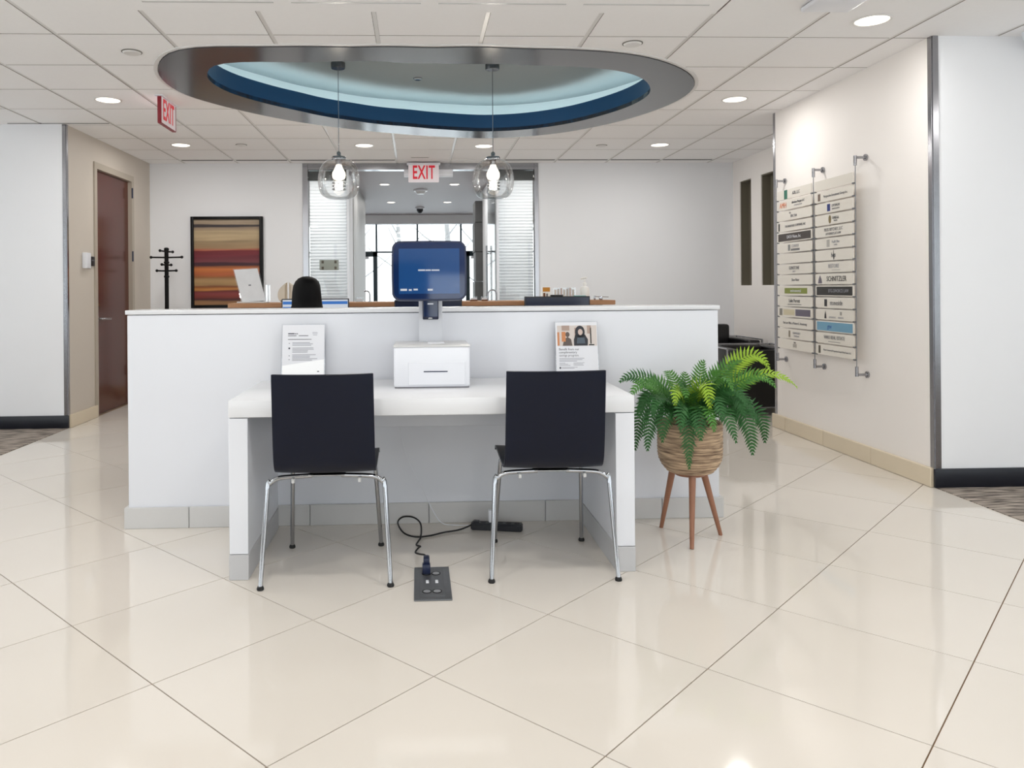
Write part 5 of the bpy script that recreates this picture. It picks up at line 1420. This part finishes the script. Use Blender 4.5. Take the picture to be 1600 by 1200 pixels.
per = thing('person', (HX, HY, 0), 'person with long black hair seated with back turned, wearing dark clothes', 'person')
V, E, Rr = [], [], []
def sv_(p, r): V.append(p); Rr.append(r if isinstance(r, tuple) else (r, r)); return len(V) - 1
def ed(a, b): E.append((a, b))
pel = sv_((0, -0.06, 0.565), (0.155, 0.115)); wst = sv_((0, -0.07, 0.70), (0.13, 0.10)); chs = sv_((0, -0.05, 0.86), (0.145, 0.105)); nck = sv_((0, -0.01, 1.0), (0.052, 0.052)); nk2 = sv_((0, 0.01, 1.075), (0.05, 0.052)); hd0 = sv_((0, 0.025, 1.14), (0.068, 0.085)); hd1 = sv_((0, 0.015, 1.215), (0.076, 0.095)); hd2 = sv_((0, 0.01, 1.26), (0.05, 0.06))
for a, b in ((pel, wst), (wst, chs), (chs, nck), (nck, nk2), (nk2, hd0), (hd0, hd1), (hd1, hd2)): ed(a, b)
for s in (-1, 1):
    sh_ = sv_((s * 0.165, -0.04, 0.935), 0.058); el = sv_((s * 0.215, 0.06, 0.735), 0.042); wr = sv_((s * 0.15, 0.29, 0.775), 0.027); pm = sv_((s * 0.135, 0.36, 0.778), (0.036, 0.018))
    for a, b in ((chs, sh_), (sh_, el), (el, wr), (wr, pm)): ed(a, b)
    for q, (ox, ln) in enumerate(((-0.027, 0.06), (-0.009, 0.072), (0.009, 0.068), (0.026, 0.052))):
        f1 = sv_((s * 0.135 + ox, 0.385, 0.777), 0.0095); f2 = sv_((s * 0.135 + ox * 1.1, 0.385 + ln * 0.55, 0.774), 0.0085); f3 = sv_((s * 0.135 + ox * 1.1, 0.385 + ln, 0.762), 0.0075)
        ed(pm, f1); ed(f1, f2); ed(f2, f3)
    th1 = sv_((s * 0.135 - s * 0.038, 0.345, 0.774), 0.0105); th2 = sv_((s * 0.135 - s * 0.062, 0.378, 0.766), 0.0085); ed(pm, th1); ed(th1, th2)
    hp = sv_((s * 0.095, -0.02, 0.535), 0.092); kn = sv_((s * 0.12, 0.38, 0.545), 0.062); ca = sv_((s * 0.12, 0.37, 0.32), 0.055); an = sv_((s * 0.12, 0.34, 0.085), 0.036); to = sv_((s * 0.13, 0.49, 0.035), (0.035, 0.025))
    for a, b in ((pel, hp), (hp, kn), (kn, ca), (ca, an), (an, to)): ed(a, b)
me = bpy.data.meshes.new('body_skeleton'); me.from_pydata(V, E, [])
tmp = bpy.data.objects.new('tmp_body', me); COL.objects.link(tmp)
sk = tmp.modifiers.new('skin', 'SKIN'); sk.use_smooth_shade = True
for i, d_ in enumerate(me.skin_vertices[0].data):
    d_.radius = Rr[i]; d_.use_root = (i == 0)
ss = tmp.modifiers.new('sub', 'SUBSURF'); ss.levels = 2; ss.render_levels = 2
bpy.context.view_layer.update()
bme = bpy.data.meshes.new_from_object(tmp.evaluated_get(bpy.context.evaluated_depsgraph_get()))
bpy.data.objects.remove(tmp)
bm = B(); bm.from_mesh(bme); bpy.data.meshes.remove(bme)
for f in bm.faces:
    c = f.calc_center_median()
    if c.z > 1.0: f.material_index = 0
    elif c.y > 0.27 and c.z > 0.7: f.material_index = 0
    elif c.z < 0.6: f.material_index = 2 if c.z > 0.1 else 1
    else: f.material_index = 1
for v in bm.verts: v.co += Vector((HX, HY, 0))
build('body', bm, ['skin', 'shirt_black', 'trouser_dark'], per, smooth=True)
# face details (turned away from the viewer)
bm = B(); add_prism(bm, [Vector((HX - 0.014, HY + 0.10, 1.14)), Vector((HX + 0.014, HY + 0.10, 1.14)), Vector((HX + 0.006, HY + 0.10, 1.185)), Vector((HX - 0.006, HY + 0.10, 1.185))], (0, 0.025, -0.002)); build('nose', bm, 'skin', per)
for s in (-1, 1):
    bm = B(); bmesh.ops.create_uvsphere(bm, u_segments=10, v_segments=8, radius=0.012, matrix=Matrix.Translation((HX + s * 0.03, HY + 0.1, 1.19))); build('eye', bm, 'bottle_white', per, smooth=True)
    bm = B(); bmesh.ops.create_uvsphere(bm, u_segments=10, v_segments=8, radius=0.022, matrix=Matrix.Translation((HX + s * 0.078, HY + 0.02, 1.165)) @ Matrix.Diagonal((0.4, 0.8, 1.3, 1))); build('ear', bm, 'skin', per, smooth=True)
bm = B(); add_box(bm, HX - 0.022, HX + 0.022, HY + 0.095, HY + 0.108, 1.098, 1.108, 0.003, 1); build('mouth', bm, mat('lips', (150, 80, 74), 0.5), per)
# hair: cap flowing down over the shoulders, open at the face
bm = B(); rings = []
levels = [(1.292, 0.0, 0.0), (1.288, 0.03, 0.035), (1.276, 0.058, 0.066), (1.255, 0.078, 0.09), (1.225, 0.090, 0.105), (1.185, 0.096, 0.11), (1.14, 0.098, 0.108), (1.095, 0.102, 0.10), (1.05, 0.118, 0.096), (1.0, 0.135, 0.09), (0.95, 0.14, 0.082), (0.90, 0.13, 0.07), (0.87, 0.11, 0.055)]
nh = 28
for z, rx, ry in levels:
    if rx == 0: rings.append([bm.verts.new((HX, HY + 0.01, z))]); continue
    row = []
    for k in range(nh):
        a = 2 * math.pi * k / nh
        yy = math.sin(a) * ry
        if z < 1.235 and yy > 0: yy *= 0.45      # keep the face free
        wob = 1 + 0.02 * math.sin(7 * a + z * 30) + 0.015 * math.sin(13 * a)
        row.append(bm.verts.new((HX + math.cos(a) * rx * wob, HY - 0.005 + yy * wob - (0.02 if z < 1.06 else 0) - max(0, 1.1 - z) * 0.25, z)))
    rings.append(row)
for i in range(len(rings) - 1):
    a, b = rings[i], rings[i + 1]
    for k in range(nh):
        k2 = (k + 1) % nh
        if len(a) == 1: bm.faces.new((a[0], b[k], b[k2]))
        else: bm.faces.new((a[k], a[k2], b[k2], b[k]))
build('hair', bm, 'hair_black', per, smooth=True, label='long straight black hair')

# ================================================================== BLACK LOUNGE CHAIRS IN THE ALCOVE
def lounge(x0, x1, y0, y1, label, h_arm=0.60, h_back=0.60, back='none'):
    t = thing('lounge_chair', ((x0 + x1) / 2, (y0 + y1) / 2, 0), label, 'armchair', 'black leather lounge chairs')
    bm = B(); add_box(bm, x0 + 0.13, x1 - 0.13, y0 + 0.02, y1 - 0.14, 0.2, 0.42, 0.03, 3); build('seat_cushion', bm, 'leather_black', t, smooth=True)
    for s, xa in ((0, x0 + 0.012), (1, x1 - 0.132)):
        bm = B(); add_box(bm, xa, xa + 0.12, y0 + 0.012, y1 - 0.012, 0.085, h_arm - 0.006, 0.02, 3); build('arm_cushion', bm, 'leather_black', t, smooth=True)
    bm = B(); add_box(bm, x0 + 0.135, x1 - 0.135, y1 - 0.15, y1 - 0.012, 0.2, h_back, 0.03, 3); build('back_cushion', bm, 'leather_black', t, smooth=True)
    for xa in (x0, x1):
        for ya in (y0, y1): tube('leg', [(xa, ya, 0.0), (xa, ya, h_arm)], 0.01, 'chrome', t, 10)
        tube('frame_rail', [(xa, y0, h_arm), (xa, y1, h_arm)], 0.008, 'chrome', t, 8)
        tube('frame_rail', [(xa, y0, 0.08), (xa, y1, 0.08)], 0.008, 'chrome', t, 8)
    for ya in (y0, y1): tube('frame_rail', [(x0, ya, 0.08), (x1, ya, 0.08)], 0.006, 'chrome', t, 8)
    tube('frame_rail', [(x0, y1, h_arm), (x1, y1, h_arm)], 0.006, 'chrome', t, 8)
    return t
lounge(2.86, 3.56, 7.0, 7.66, 'black leather cube armchair with thin metal frame behind the fern', 0.62, 0.62)
# its side toward the viewer is closed with a leather panel
lc = [o for o in bpy.data.objects if o.name == 'lounge_chair'][0]
bm = B(); add_box(bm, 2.87, 3.55, 6.985, 7.015, 0.085, 0.61, 0.01, 2); build('side_panel', bm, 'leather_black', lc, smooth=True)
lounge(2.93, 3.62, 7.95, 8.6, 'taller backed black leather armchair against the alcove back wall', 0.64, 0.78)
bpy.context.view_layer.update()
